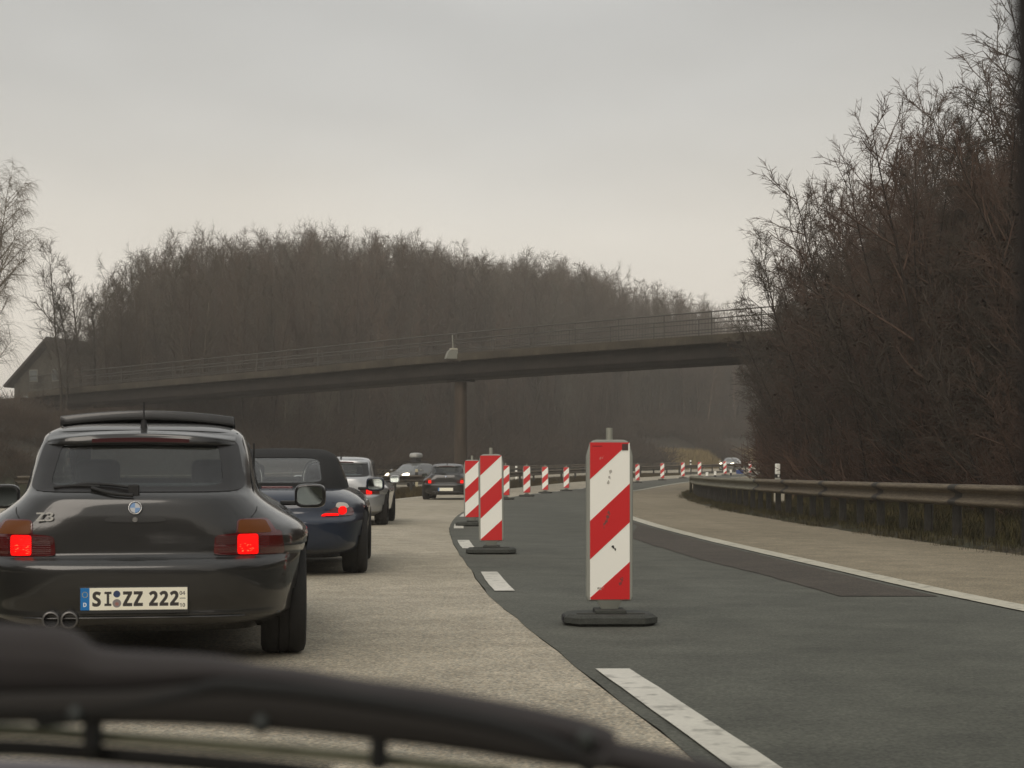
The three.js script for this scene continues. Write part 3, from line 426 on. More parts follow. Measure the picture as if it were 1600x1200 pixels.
// ---------------------------------------------------------------- roadside posts, small sign, stakes
{
  const G = 'roadside marker posts';
  const shape = (h, w, black) => (t) => { part('post', box(w, h * (1 - black), w * .7, 0, h * (1 - black) / 2, 0, .012), M.white, t); const s = box(w * 1.02, h * black, w * .72, 0, h * (1 - black / 2) - .12 * h, 0, .008); part('black_band', s, M.black, t); part('cap', box(w, h * .14, w * .7, 0, h * .95, 0, .012), M.white, t); };
  [['low white marker post, left one of the pair just beyond the guardrail end', 1104.7, 738, 751, 121], ['low white marker post, right one of the pair just beyond the guardrail end', 1117.5, 736.5, 749.5, 125], ['low pale marker post between the far white car and the small blue sign', 1142, 734.4, 744, 140]].forEach(([l, px, t, b, d]) => {
    const o = thing('marker_post', l, 'marker post', G, at(px, b, d).toArray(), -.25); const h = (b - t) * d / F, w = .16;
    part('post', box(w, h * .55, .12, 0, h * .275, 0, .01), M.black, o); part('reflector_head', box(w * 1.1, h * .47, .13, 0, h * .77, 0, .02), M.white, o);
  });
  [['small white marker post behind the central guardrail, left of the first row beacons', 806.5, 728, 738, 118], ['tiny white marker post on the far bank left of the far white car', 1079, 719, 729, 172], ['yellowish marker post beside the silver car with the roof box', 651, 733, 750, 88]].forEach(([l, px, t, b, d], i) => {
    const o = thing('marker_post', l, 'marker post', G, [at(px, b, d).x, land(at(px, b, d).x, d), -d], .1); const y = at(px, t, d).y - o.position.y, w = .15;
    part('post', box(w, y * .72, .1, 0, y * .36, 0, .01), i === 2 ? mat(rgb(.45, .4, .26), .6) : M.white, o); part('black_band', box(w * 1.02, y * .14, .11, 0, y * .79, 0, .01), M.black, o); part('cap', box(w, y * .14, .1, 0, y * .93, 0, .02), i === 2 ? mat(rgb(.5, .45, .3), .6) : M.white, o);
  });
  { const d = 45, x = (1215 - 800) * d / F, g = land(x, d), top = at(0, 724.5, d).y - g, o = thing('marker_post', 'white topped marker post with black band standing behind the guardrail on the right grass bank', 'marker post', G, [x, g, -d], .3);
    part('white_head', box(.125, .29, .1, 0, top - .145, 0, .025), M.white, o); part('black_band', box(.135, .10, .105, 0, top - .335, 0, .01), M.black, o); part('post', box(.125, top - .36, .1, .0, (top - .4) / 2, 0, .01), mat(rgb(.5, .49, .43), .7), o); part('reflector', box(.05, .07, .01, .0, top - .335, .055, .003), M.white, o); }
  { const d = 43, x = (1217.5 - 800) * d / F, g = land(x, d), top = at(0, 753, d).y - g, o = thing('stake', 'short pale wedge shaped board leaning behind the guardrail below the white topped post', 'stake', null, [x, g, -d]); const sh = new THREE.Shape([new THREE.Vector2(-.14, 0), new THREE.Vector2(.12, 0), new THREE.Vector2(.13, top * .8), new THREE.Vector2(.05, top), new THREE.Vector2(-.13, top * .78)]); part('board', new THREE.ExtrudeGeometry(sh, { depth: .03, bevelEnabled: true, bevelSize: .006, bevelThickness: .006, bevelSegments: 1 }), mat(rgb(.5, .46, .36), .8), o); part('batten', box(.05, top * .7, .03, .0, top * .35, -.02, .005), mat(rgb(.3, .22, .14), .9), o); }
  { const d = 43.5, x = (1241 - 800) * d / F, g = land(x, d), top = at(0, 749, d).y - g, o = thing('stake', 'thin wooden stake leaning to the right behind the guardrail', 'stake', null, [x, g - .1, -d]); part('shaft', rod(V(-.12, 0, 0), V(.06, top + .04, .02), .024, 6), mat(rgb(.42, .30, .17), .9, { map: texBark }), o); part('point', rod(V(.06, top + .04, .02), V(.075, top + .1, .02), .014, 5), mat(rgb(.45, .35, .22), .9), o); }
  { const d = 100, p = at(1156, 756, d), o = thing('road_sign', 'small blue rectangular sign on a thin post behind the guardrail end', 'sign', null, [p.x, p.y, -d], -.2); part('post', rod(V(0, -.1, 0), V(0, .78, 0), .03), M.galv, o); part('sign_plate', box(.42, .24, .02, 0, .72, .04, .008), mat(rgb(.03, .07, .25), .4), o); part('clamp', box(.09, .06, .05, 0, .72, .01), M.galv, o); }
}

// ---------------------------------------------------------------- cars
// A car body is a stack of rounded outlines: rows [height, rear, front, half width, corner exponent]; local +x right, +y up, -z ahead, 0 at the rear.
class CarBody {
  constructor(rows, hip) { const f = (k) => spline(rows.map((r) => [r[0], r[k]])); this.zr = f(1); this.zf = f(2); this.w = f(3); this.n = f(4); this.y0 = rows[0][0]; this.y1 = rows[rows.length - 1][0]; this.hip = hip ?? (() => 1); }
  pt(y, x, z) { return V(x * this.hip(y, z), y, -z); }
  rear(x, y) { const w = this.w(y), n = this.n(y), zr = this.zr(y), zc = (zr + this.zf(y)) / 2, r = Math.min(.999, Math.abs(x) / w), z = zc - (zc - zr) * Math.pow(1 - Math.pow(r, n), 1 / n); return this.pt(y, x, z); }
  front(x, y) { const w = this.w(y), n = this.n(y), zf = this.zf(y), zc = (zf + this.zr(y)) / 2, r = Math.min(.999, Math.abs(x) / w), z = zc + (zf - zc) * Math.pow(1 - Math.pow(r, n), 1 / n); return this.pt(y, x, z); }
  side(z, y, sg) { const w = this.w(y), n = this.n(y), zr = this.zr(y), zf = this.zf(y), zc = (zr + zf) / 2, u = Math.min(.999, Math.abs(z - zc) / ((zf - zr) / 2)), x = w * Math.pow(1 - Math.pow(u, n), 1 / n); return this.pt(y, sg * x, z); }
  shell(hole, NR = 40, NS = 44, rowStep = .014) {
    const ys = []; for (let y = this.y0; y < this.y1 - .06; y += rowStep) ys.push(y); for (let q = 0; q <= 14; q++) ys.push(this.y1 - .06 + .06 * Math.sin(q / 14 * Math.PI / 2));
    const cols = []; for (let i = 0; i < NR; i++) cols.push(['r', -1 + 2 * i / NR]); for (let i = 0; i < NS; i++) cols.push(['R', 1 - 2 * i / NS]); for (let i = 0; i < NR; i++) cols.push(['f', 1 - 2 * i / NR]); for (let i = 0; i < NS; i++) cols.push(['L', -1 + 2 * i / NS]);
    const C = cols.length, p = [], reg = [];
    for (const y of ys) { const w = this.w(y), n = this.n(y), zr = this.zr(y), zf = this.zf(y), zc = (zr + zf) / 2, h = (zf - zr) / 2, c = Math.pow(2, -1 / n); for (const [k, t] of cols) { let x, z; if (k === 'r' || k === 'f') { const r = t * c; x = w * r; z = zc + (k === 'r' ? -1 : 1) * h * Math.pow(1 - Math.pow(Math.abs(r), n), 1 / n); } else { const u = t * c; z = zc - h * u; x = (k === 'R' ? 1 : -1) * w * Math.pow(1 - Math.pow(Math.abs(u), n), 1 / n); } p.push(this.pt(y, x, z)); reg.push(k); } }
    const idx = []; for (let j = 0; j < ys.length - 1; j++) for (let i = 0; i < C; i++) { const a = j * C + i, b = j * C + (i + 1) % C, d = a + C, e = b + C, m = p[a].clone().add(p[b]).add(p[d]).add(p[e]).multiplyScalar(.25); if (hole && hole(m.x, m.y, -m.z)) continue; idx.push(a, b, d, b, e, d); }
    const top = (ys.length - 1) * C, cen = p.length; const cc = V(0, this.y1, -(this.zr(this.y1) + this.zf(this.y1)) / 2); p.push(cc); for (let i = 0; i < C; i++) idx.push(top + i, top + (i + 1) % C, cen);
    const g = new THREE.BufferGeometry(); g.setAttribute('position', new THREE.Float32BufferAttribute(p.flatMap((v) => [v.x, v.y, v.z]), 3)); g.setIndex(idx); g.computeVertexNormals(); g.setAttribute('uv', new THREE.Float32BufferAttribute(p.flatMap((v) => [v.x, v.z]), 2)); return g;
  }
}
// a patch of surface lifted off a body: corners [bl, br, tr, tl] in the surface's two coordinates, m = roundness of the outline, hollow = inner share left out
function patch(surf, cs, m, off, thick, { hollow = 0, K = 6, N = 56 } = {}) {
  const bil = (a, b) => { const u = (a + 1) / 2, v = (b + 1) / 2; return [0, 1].map((k) => (cs[0][k] * (1 - u) + cs[1][k] * u) * (1 - v) + (cs[3][k] * (1 - u) + cs[2][k] * u) * v); };
  const rim = []; for (let i = 0; i < N; i++) { const t = i / N * 2 * Math.PI, c = Math.cos(t), s = Math.sin(t), L = Math.pow(Math.pow(Math.abs(c), m) + Math.pow(Math.abs(s), m), -1 / m); rim.push([c * L, s * L]); }
  const S = (a, b) => surf(...bil(a, b)), e = .004;
  const nrm = (a, b) => { const q = S(clamp(a + e, -1, 1), b).sub(S(clamp(a - e, -1, 1), b)), r = S(a, clamp(b + e, -1, 1)).sub(S(a, clamp(b - e, -1, 1))); return q.cross(r).normalize(); };
  const k0 = hollow ? 0 : 0, p = [], idx = [], rings = K + 1;
  const mid = S(0, 0), nm = nrm(0, 0), flip = surf.out && nm.dot(surf.out) < 0 ? -1 : 1;
  for (let k = 0; k < rings; k++) for (const [a, b] of rim) { const f = hollow ? lerp(hollow, 1, k / K) : k / K, q = S(a * f, b * f); p.push(q.addScaledVector(nrm(a * f * .999, b * f * .999), flip * off)); }
  for (let k = 0; k < K; k++) for (let i = 0; i < N; i++) { const a = k * N + i, b = k * N + (i + 1) % N; idx.push(a, b, a + N, b, b + N, a + N); }
  const edge = (k, sgn) => { const o = p.length; for (let i = 0; i < N; i++) { const [a, b] = rim[i], f = hollow ? lerp(hollow, 1, k / K) : 1; p.push(p[k * N + i].clone()); } for (let i = 0; i < N; i++) { const [a, b] = rim[i], f = hollow ? lerp(hollow, 1, k / K) : 1; p.push(p[k * N + i].clone().addScaledVector(nrm(a * f * .999, b * f * .999), -flip * thick)); } for (let i = 0; i < N; i++) { const a = o + i, b = o + (i + 1) % N; idx.push(a, b, a + N, b, b + N, a + N); } };
  edge(K, 1); if (hollow) edge(0, -1);
  const g = new THREE.BufferGeometry(); g.setAttribute('position', new THREE.Float32BufferAttribute(p.flatMap((v) => [v.x, v.y, v.z]), 3)); g.setAttribute('uv', new THREE.Float32BufferAttribute(p.flatMap((v) => [v.x, v.y]), 2)); g.setIndex(idx); g.computeVertexNormals(); return g;
}
const faceOf = (fn, out) => { fn.out = out; return fn; };
const inQuad = (q, x, y) => { let s = 0; for (let i = 0; i < 4; i++) { const a = q[i], b = q[(i + 1) % 4], c = (b[0] - a[0]) * (y - a[1]) - (b[1] - a[1]) * (x - a[0]); if (!s) s = Math.sign(c); else if (c && Math.sign(c) !== s) return false; } return true; };
const shrink = (q, dx, dy) => { const cx = q.reduce((a, b) => a + b[0], 0) / 4, cy = q.reduce((a, b) => a + b[1], 0) / 4; return q.map(([x, y]) => [x - Math.sign(x - cx) * dx, y - Math.sign(y - cy) * dy]); };
function ribbon(surf, pts, w, off, m, name, parent) { const P = pts.map((q) => surf(...q)), o = surf.out; return part(name, tube(P.map((v) => v.clone().addScaledVector(o, off)), w, pts.length * 3, 5), m, parent); }
const wheelGeo = (() => { const R = .315, w = .118; const t = new THREE.LatheGeometry([[.2, -w], [.27, -w - .004], [.3, -w + .006], [R - .004, -w + .03], [R, -w + .05], [R, -.032], [R - .008, -.03], [R - .008, -.024], [R, -.022], [R, .022], [R - .008, .024], [R - .008, .03], [R, .032], [R, w - .05], [R - .004, w - .03], [.3, w - .006], [.27, w + .004], [.2, w]].map(([x, y]) => new THREE.Vector2(x, y)), 40); t.rotateZ(Math.PI / 2);
  const rim = new THREE.LatheGeometry([[.205, -w + .006], [.212, -w], [.195, -.03], [.05, -.05], [0, -.05]].map(([x, y]) => new THREE.Vector2(x, y)), 24); rim.rotateZ(Math.PI / 2); const sp = []; for (let i = 0; i < 5; i++) { const s = box(.03, .17, .05, -.085, .11, 0, .01); s.rotateX(i / 5 * Math.PI * 2); sp.push(s); } return [t, join([rim, ...sp])]; })();
function addWheels(t, zs, tr) { for (const z of zs) for (const s of [-1, 1]) { const w = part('wheel', wheelGeo[0], M.tyre, t); w.position.set(s * tr, .315, -z); const r = part('rim', wheelGeo[1], M.rim, w); r.rotation.y = s > 0 ? Math.PI : 0; } }
function addMirror(t, s, x, y, z, m) { const g = new THREE.SphereGeometry(1, 24, 16); g.scale(.098, .075, .085); const pa = g.attributes.position; for (let i = 0; i < pa.count; i++) { const zz = pa.getZ(i); if (zz > .03) pa.setZ(i, .03); const k = .8; const X = pa.getX(i) / .098, Y = pa.getY(i) / .075, l = Math.hypot(X, Y); if (l > .01) { const q = Math.pow(Math.pow(Math.abs(X / l), 4) + Math.pow(Math.abs(Y / l), 4), -1 / 4); pa.setX(i, pa.getX(i) * q); pa.setY(i, pa.getY(i) * q); } } g.computeVertexNormals();
  const h = part('mirror', g, m, t); h.position.set(s * x, y, -z); h.rotation.y = s * -.12; part('arm', box(.12, .03, .05, -s * .13, -.045, -.03, .01), M.darkPlastic, h);
  const f = new THREE.CylinderGeometry(1, 1, .004, 32); f.rotateX(Math.PI / 2); f.scale(.078, .056, 1); const fp = f.attributes.position; for (let i = 0; i < fp.count; i++) { const X = fp.getX(i) / .078, Y = fp.getY(i) / .056, l = Math.hypot(X, Y); if (l > .01) { const q = Math.pow(Math.pow(Math.abs(X / l), 4) + Math.pow(Math.abs(Y / l), 4), -.25); fp.setX(i, fp.getX(i) * q); fp.setY(i, fp.getY(i) * q); } } f.translate(0, 0, .0335); part('mirror_glass', f, M.mirror, h); }
function addSeats(t, z, zdash) { for (const s of [-.34, .34]) { const st = part('seat', join([box(.46, .16, .5, s, .38, -z - .25, .05), box(.46, .52, .14, s, .66, -z, .06)]), M.interior, t); part('headrest', box(.26, .17, .1, s, .985, -z + .01, .045), M.interior, st); } part('dashboard', box(1.25, .22, .4, 0, .74, -zdash, .06), M.interior, t); }
const font = await new FontLoader().loadAsync('fonts/droid/droid_sans_bold.typeface.json');
function plateTexture(txt) {
  const c = document.createElement('canvas'); c.width = 1040; c.height = 220; const x = c.getContext('2d');
  x.fillStyle = '#f3efdc'; x.fillRect(0, 0, 1040, 220); x.fillStyle = '#1673b8'; x.fillRect(0, 0, 88, 220); x.fillStyle = '#e8edf0'; x.font = 'bold 58px sans-serif'; x.fillText('D', 22, 186);
  x.fillStyle = '#d8b83c'; for (let i = 0; i < 12; i++) { x.beginPath(); x.arc(44 + 26 * Math.cos(i / 12 * 6.283), 66 + 26 * Math.sin(i / 12 * 6.283), 4, 0, 7); x.fill(); }
  if (txt) {
    x.fillStyle = '#3a3634'; const put = (s, px, w) => { x.save(); x.font = 'bold 196px sans-serif'; x.translate(px, 180); x.scale(w / x.measureText(s).width, 1); x.fillText(s, 0, 0); x.lineWidth = 8; x.strokeStyle = '#3a3634'; x.strokeText(s, 0, 0); x.restore(); };
    put('S', 110, 92); x.fillRect(232, 38, 68, 24); x.fillRect(232, 156, 68, 24); x.fillRect(254, 38, 24, 142); put('Z', 410, 92); put('Z', 514, 92); put('2', 662, 92); put('2', 764, 92); put('2', 866, 92);
    x.fillStyle = '#303f63'; x.beginPath(); x.arc(352, 62, 34, 0, 7); x.fill(); x.fillStyle = '#85807f'; x.beginPath(); x.arc(352, 154, 42, 0, 7); x.fill(); x.fillStyle = '#9a6b62'; x.beginPath(); x.arc(352, 160, 18, 0, 7); x.fill();
    x.fillStyle = '#4a4644'; x.font = 'bold 52px sans-serif'; x.fillText('04', 962, 76); x.fillText('10', 962, 196); x.fillRect(966, 106, 56, 7);
  }
  const t = new THREE.CanvasTexture(c); t.colorSpace = THREE.SRGBColorSpace; return t;
}
function addPlate(t, surf, y, tex, depth) { const p = surf(0, y), g = new THREE.BoxGeometry(.52, .11, .006), o = part('number_plate', g, mat(rgb(1, 1, 1), .35, { map: tex }), t); o.position.set(0, y, p.z + depth); const uv = g.attributes.uv, n = g.attributes.normal; for (let i = 0; i < uv.count; i++) if (Math.abs(n.getZ(i)) < .5) uv.setXY(i, .5, .02); part('plate_holder', box(.532, .135, .008, 0, -.006, -.006, .003), M.darkPlastic, o); return o; }
const plateSZ = plateTexture(true), platePlain = plateTexture(false);

const COUPE = [[.17, .34, 3.70, .70, 5], [.235, .10, 3.9, .80, 5], [.262, .045, 3.95, .825, 5], [.274, .020, 3.96, .832, 5], [.29, .030, 3.96, .836, 5], [.38, .008, 3.99, .848, 5], [.50, .0, 4.0, .858, 5], [.535, .008, 4.0, .862, 5], [.556, .030, 3.99, .866, 5], [.575, .058, 3.97, .870, 5], [.62, .062, 3.92, .876, 5.4], [.67, .063, 3.85, .872, 5.4], [.715, .064, 3.74, .846, 5.2], [.76, .066, 3.55, .784, 5], [.80, .070, 3.3, .722, 5], [.845, .077, 2.95, .658, 5], [.875, .092, 2.72, .624, 5], [.90, .14, 2.62, .610, 5], [1.0, .29, 2.46, .588, 5.6], [1.10, .43, 2.28, .568, 6], [1.16, .515, 2.17, .550, 6], [1.20, .580, 2.08, .530, 5.8], [1.23, .68, 1.99, .495, 5], [1.252, .81, 1.90, .440, 4], [1.268, .98, 1.80, .33, 2.8], [1.28, 1.28, 1.6, .14, 2.2]];
const ROADSTER = [[.17, .34, 3.70, .70, 5], [.235, .09, 3.9, .80, 5], [.28, .03, 3.95, .834, 5], [.38, .005, 3.99, .848, 5], [.50, .0, 4.0, .858, 5], [.535, .012, 4.0, .864, 5], [.556, .05, 3.99, .868, 5], [.60, .08, 3.95, .870, 4.6], [.66, .09, 3.85, .862, 4.4], [.71, .11, 3.72, .835, 4.2], [.755, .15, 3.55, .785, 4], [.79, .22, 3.3, .735, 3.8], [.82, .34, 3.1, .68, 3.6], [.84, .55, 2.95, .6, 3.4], [.855, .9, 2.7, .45, 3]];
const SOFTTOP = [[.80, .62, 2.75, .66, 4.6], [.90, .70, 2.62, .635, 4.8], [1.0, .82, 2.46, .60, 5], [1.10, .98, 2.28, .56, 5], [1.16, 1.1, 2.16, .52, 4.6], [1.20, 1.25, 2.05, .46, 4], [1.225, 1.4, 1.95, .36, 3], [1.235, 1.6, 1.85, .14, 2.2]];
const hipFn = (y, z) => 1 + .022 * Math.exp(-(((z - .82) / .42) ** 2)) * sstep(y, .3, .5) * (1 - sstep(y, .72, .86)) + .03 * sstep(y, .70, .80) * (1 - sstep(y, .8, .9)) * sstep(z, 1.3, 1.8);
const arch = (x, y, z, zs, r) => Math.abs(x) > .55 && zs.some((q) => (z - q) ** 2 + (y - .315) ** 2 < r * r);
const R3 = V(0, 0, 1), FR = V(0, 0, -1);
function lamps(t, S, big) { // two rear lamps of the near coupe, each with amber, bright, clear and red fields
  for (const s of [-1, 1]) {
    const q = (a, b, c, d) => [[s * a, c], [s * b, c], [s * b, d], [s * a, d]];
    const L = part('tail_lamp', join([patch(S, [[s * .385, .575], [s * .742, .570], [s * .722, .700], [s * .395, .677]], 9, .006, .02), patch(S, [[s * .497, .655], [s * .722, .655], [s * .655, .756], [s * .503, .756]], 8, .0055, .02)]), M.lampRed, t);
    part('inner_field', patch(S, q(.398, .498, .632, .672), 10, .009, .008), M.lampPink, L);
    part('turn_signal', patch(S, [[s * .506, .686], [s * .676, .684], [s * .640, .748], [s * .510, .750]], 8, .0075, .006), M.lampAmber, L);
    part('brake_light', patch(S, q(.504, .606, .578, .680), 9, .010, .01), M.lampLit, L);
    const rn = mulberry(40 + s), sparks = []; for (let i = 0; i < 16; i++) { const x = s * (.518 + rn() * .074), y = .584 + rn() * .05, p = S(x, y); sparks.push(box(.004 + rn() * .007, .0022, .003, p.x, y, p.z + .0125)); } part('bulb_glint', join(sparks), M.lampCore, L);
    part('lens_ribs', join([...Array(9)].map((_, i) => { const y = .588 + i * .0105; return tube([.41, .5, .6, .66, .71].map((x) => S(s * x, y).add(V(0, 0, .0108))), .0011, 16, 4); })), M.lampRed, L);
    part('reflector', patch(S, [[s * .616, .582], [s * .725, .580], [s * .712, .668], [s * .616, .674]], 5, .009, .008), M.lampRed, L);
  }
}
function coupe(label, paint, o = {}) {
  const t = thing('coupe_car', label, 'car', o.group), B = new CarBody(COUPE, hipFn), S = faceOf((x, y) => B.rear(x, y), R3), Fr = faceOf((x, y) => B.front(x, y), FR);
  const win = [[-.548, .892], [.548, .892], [.496, 1.178], [-.496, 1.178]], scr = [[-.5, .93], [.5, .93], [.44, 1.17], [-.44, 1.17]], side = [[.85, .90], [2.5, .89], [2.06, 1.168], [1.0, 1.162]];
  const open = shrink(win, .085, .05), so = shrink(side, .07, .02);
  const hole = (x, y, z) => (z < 1.0 && inQuad(open, x, y)) || (z > 1.9 && y > .9 && inQuad(shrink(scr, .03, .02), x, y)) || (Math.abs(x) > .4 && inQuad(so, z, y)) || arch(x, y, z, [.80, 3.25], .345);
  part('body', B.shell(hole), paint, t);
  const floor = part('underbody', join([box(1.5, .06, 2.9, 0, .2, -2.02, .02), box(1.16, .34, .75, 0, .38, -.62, .05), box(1.16, .5, .9, 0, .45, -3.3, .05)]), M.black, t);
  // hatch glass: dark printed border and clear field
  const f = part('window_border', patch(S, win, 9, .004, .01, { hollow: .80, K: 3, N: 88 }), o.frit ?? phys(rgb(.014, .013, .013), .3, { specularIntensity: .7 }), t); part('rear_window', patch(S, shrink(win, .03, .018), 9, .0028, .004, { N: 88 }), M.glass, t);
  part('windscreen', patch(Fr, scr, 9, .003, .004), M.glassClear, t);
  for (const s of [-1, 1]) { const Q = faceOf((z, y) => B.side(z, y, s), V(s, 0, 0)); part('side_window', patch(Q, shrink(side, .03, .008), 6, .003, .004), M.glass, t); part('window_seal', patch(Q, side, 6, .004, .01, { hollow: .9, K: 2 }), M.darkPlastic, t); const bp = [1.05, 1.09].map((z) => Q(z, 1.15)); part('window_pillar', box(.01, .26, .05, 0, 0, 0, .003), M.darkPlastic, t).position.copy(Q(1.22, 1.03)).add(V(s * .002, 0, 0)); }
  // tailgate gaps, handle, lock
  for (const s of [-1, 1]) { part('panel_gap', tube([[.520, 1.205], [.530, 1.15], [.566, 1.0], [.586, .89], [.60, .80], [.575, .765]].map(([x, y]) => S(s * Math.min(x, B.w(y) * .985), y).add(V(0, 0, .0015))), .0028, 40, 5), M.black, t); part('panel_gap', tube([S(s * .735, .618), S(s * .80, .617), S(s * .845, .616), B.side(.34, .616, s), B.side(.46, .615, s)].map((v) => v.add(V(s * .002, 0, .002))), .0025, 24, 5), M.black, t); part('panel_gap', tube([0, .2, .4, .5].map((x) => { const y = 1.218 - x * x * .06; return S(s * x, y).add(V(0, .001, .001)); }), .002, 24, 5), M.black, t); }
  part('tailgate_handle', patch(S, [[-.155, .742], [.155, .742], [.14, .772], [-.14, .772]], 3, .006, .01), M.darkPlastic, t);
  const lk = part('lock', cyl(.013, .013, .012, 0, 0, 0, 20), M.chrome, t); lk.rotation.x = Math.PI / 2; lk.position.copy(S(0, .757)).add(V(0, 0, .008));
  // roof lip above the hatch window with the high brake lamp under it
  { const nx = 40, prof = 8, pos = (x, k) => { const a = x / .495, e = Math.pow(1 - Math.min(1, a * a * a * a), .5), yt = 1.206 - .03 * a * a, yl = 1.193 - .036 * a * a, yu = 1.165 - .02 * a * a - 0, zt = S(x, yt).z, r = [[yt + .012, zt - .03], [yt, zt + .004 + .02 * e], [yl + .006, S(x, yl).z + .075 * e], [yl - .002, S(x, yl).z + .084 * e], [yl - .009, S(x, yl).z + .078 * e], [yu - .01 * e, S(x, yu - .01 * e).z + .045 * e], [yu - .026 * e, S(x, yu - .026 * e).z + .004], [yu - .026 * e, S(x, yu - .026 * e).z - .006]][k]; return V(x, r[0], r[1]); };
    part('roof_lip', gridGeo(prof, nx + 1, (i, j) => pos(lerp(-.489, .489, j / nx), i)), paint, t);
    part('high_brake_lamp', gridGeo(3, 25, (i, j) => { const x = lerp(-.25, .25, j / 24); const a = pos(x, 4), b = pos(x, 5); return a.lerp(b, [.12, .5, .9][i]).add(V(0, -.004, .004)); }), phys(rgb(.035, .004, .004), .5, { specularIntensity: .3 }), t); }
  if (o.sunroof) { const n = 30; part('sunroof', gridGeo(9, n + 1, (i, j) => { const a = lerp(-1, 1, j / n), x = a * .475, top = 1.338 - .034 * a * a, z = [1.02, 1.02, 1.03, 1.2, 1.42, 1.42, 1.2, 1.03, 1.02][i], y = [top - .05, top - .006, top, top - .012, top - .05, top - .075, top - .06, top - .055, top - .05][i]; return V(x, y, -z); }), phys(rgb(.008, .008, .008), .25, { clearcoat: .5 }), t); }
  { const an = part('antenna', join([cyl(.02, .012, .045, 0, .02, 0, 12), cyl(.005, .003, .1, 0, .09, 0, 8)]), M.black, t); an.position.copy(V(0, 1.232, -.70)); }
  // rear wiper
  { const w = part('rear_wiper', join([box(.055, .075, .03, 0, 0, 0, .008)]), M.black, t); w.position.copy(S(-.005, .895)).add(V(-.005, 0, .02));
    const W3 = (x, y, k) => S(x, y).add(V(0, 0, k)).sub(w.position); part('arm', tube([W3(-.01, .915, .03), W3(-.13, .93, .028), W3(-.24, .935, .026), W3(-.3, .93, .02)], .008, 24, 6), M.black, w); part('arm', tube([W3(-.01, .878, .03), W3(-.12, .888, .028), W3(-.22, .915, .024)], .010, 20, 6), M.black, w); part('blade', tube([W3(-.41, .917, .012), W3(-.3, .926, .014), W3(-.18, .922, .014)], .009, 20, 6), M.black, w); }
  if (o.big) {
    const tg = new TextGeometry('Z3', { font, size: .044, depth: .004, curveSegments: 6, bevelEnabled: false }); tg.scale(1.35, 1, 1); tg.center(); const b = part('badge_letters', tg, mat(rgb(.36, .355, .33), .4), t); b.position.copy(S(-.44, .772)).add(V(0, 0, .016)); b.rotation.x = -.16; b.rotation.y = -.1;
  }
  { const e = part('emblem', cyl(.034, .034, .006, 0, 0, 0, 32), M.black, t); e.position.copy(S(0, .815)).add(V(0, 0, .007)); e.rotation.x = Math.PI / 2 - .2; part('emblem_ring', new THREE.TorusGeometry(.031, .003, 8, 36).rotateX(Math.PI / 2).translate(0, .004, 0), M.chrome, e);
    for (let k = 0; k < 4; k++) { const g = new THREE.CylinderGeometry(.0255, .0255, .0025, 10, 1, false, k * Math.PI / 2, Math.PI / 2); g.translate(0, .0045, 0); part('emblem_quarter', g, k % 2 ? mat(rgb(.45, .46, .47), .3) : mat(rgb(.12, .25, .48), .3), e); } }
  if (o.big) lamps(t, S); else lamps(t, S);
  addPlate(t, S, .365, o.big ? plateSZ : platePlain, .012);
  // bumper ledge, plate lamps, exhaust
  part('bumper_strip', tube([-.72, -.5, -.25, 0, .25, .5, .72].map((x) => S(x, .268).add(V(0, 0, .004))), .007, 60, 6), paint, t);
  for (const s of o.quad ? [-.44, -.33, .33, .44] : [-.405, -.315]) { const g = new THREE.LatheGeometry([[.034, .0], [.043, .0], [.045, .01], [.045, .2], [.036, .2], [.034, .0]].map(([a, b]) => new THREE.Vector2(a, b)), 24); g.rotateX(-Math.PI / 2); const e = part('exhaust_pipe', g, o.quad ? M.chrome : mat(rgb(.15, .145, .14), .42, { metalness: .8 }), t); e.position.set(s, .262, S(s, .3).z + .03); const k = part('pipe_bore', cyl(.035, .035, .01, 0, 0, 0, 20), M.black, e); k.rotation.x = Math.PI / 2; k.position.z = -.05; }
  for (const s of [-1, 1]) addMirror(t, s, .93, .845, 2.05, paint);
  addSeats(t, 1.75, 2.75); addWheels(t, [.80, 3.25], .745);
  return t;
}
const paintBlack = phys(rgb(.020, .0196, .019), .4, { clearcoat: 1, clearcoatRoughness: .07, metalness: .5 });
const paintBlue = phys(rgb(.0115, .019, .037), .4, { clearcoat: 1, clearcoatRoughness: .06, metalness: .1, specularIntensity: .4 });
const paintSilver = phys(rgb(.42, .43, .44), .35, { clearcoat: 1, clearcoatRoughness: .06, metalness: .55 });
const stand = (t, x, d, yaw) => { t.position.set(x, rise(d), -d); t.rotation.y = yaw; };
const GC = 'two seater sports cars driving in line in the open lane';
{ const t = coupe('near black two door coupe with glowing brake lights, tilted sunroof and number plate', paintBlack, { big: true, sunroof: true, group: GC }); stand(t, -1.88, 8.28, .15); }
{ const t = coupe('silver coupe third in the queue, partly hidden behind the blue soft top car', paintSilver, { quad: true, group: GC }); stand(t, -3.16, 30.2, .02); }
{ const t = coupe('far black coupe leading the queue beside the bridge pillar', paintBlack, { group: GC, frit: phys(rgb(.03, .03, .03), .2) }); stand(t, -2.30, 57.6, -.045); }
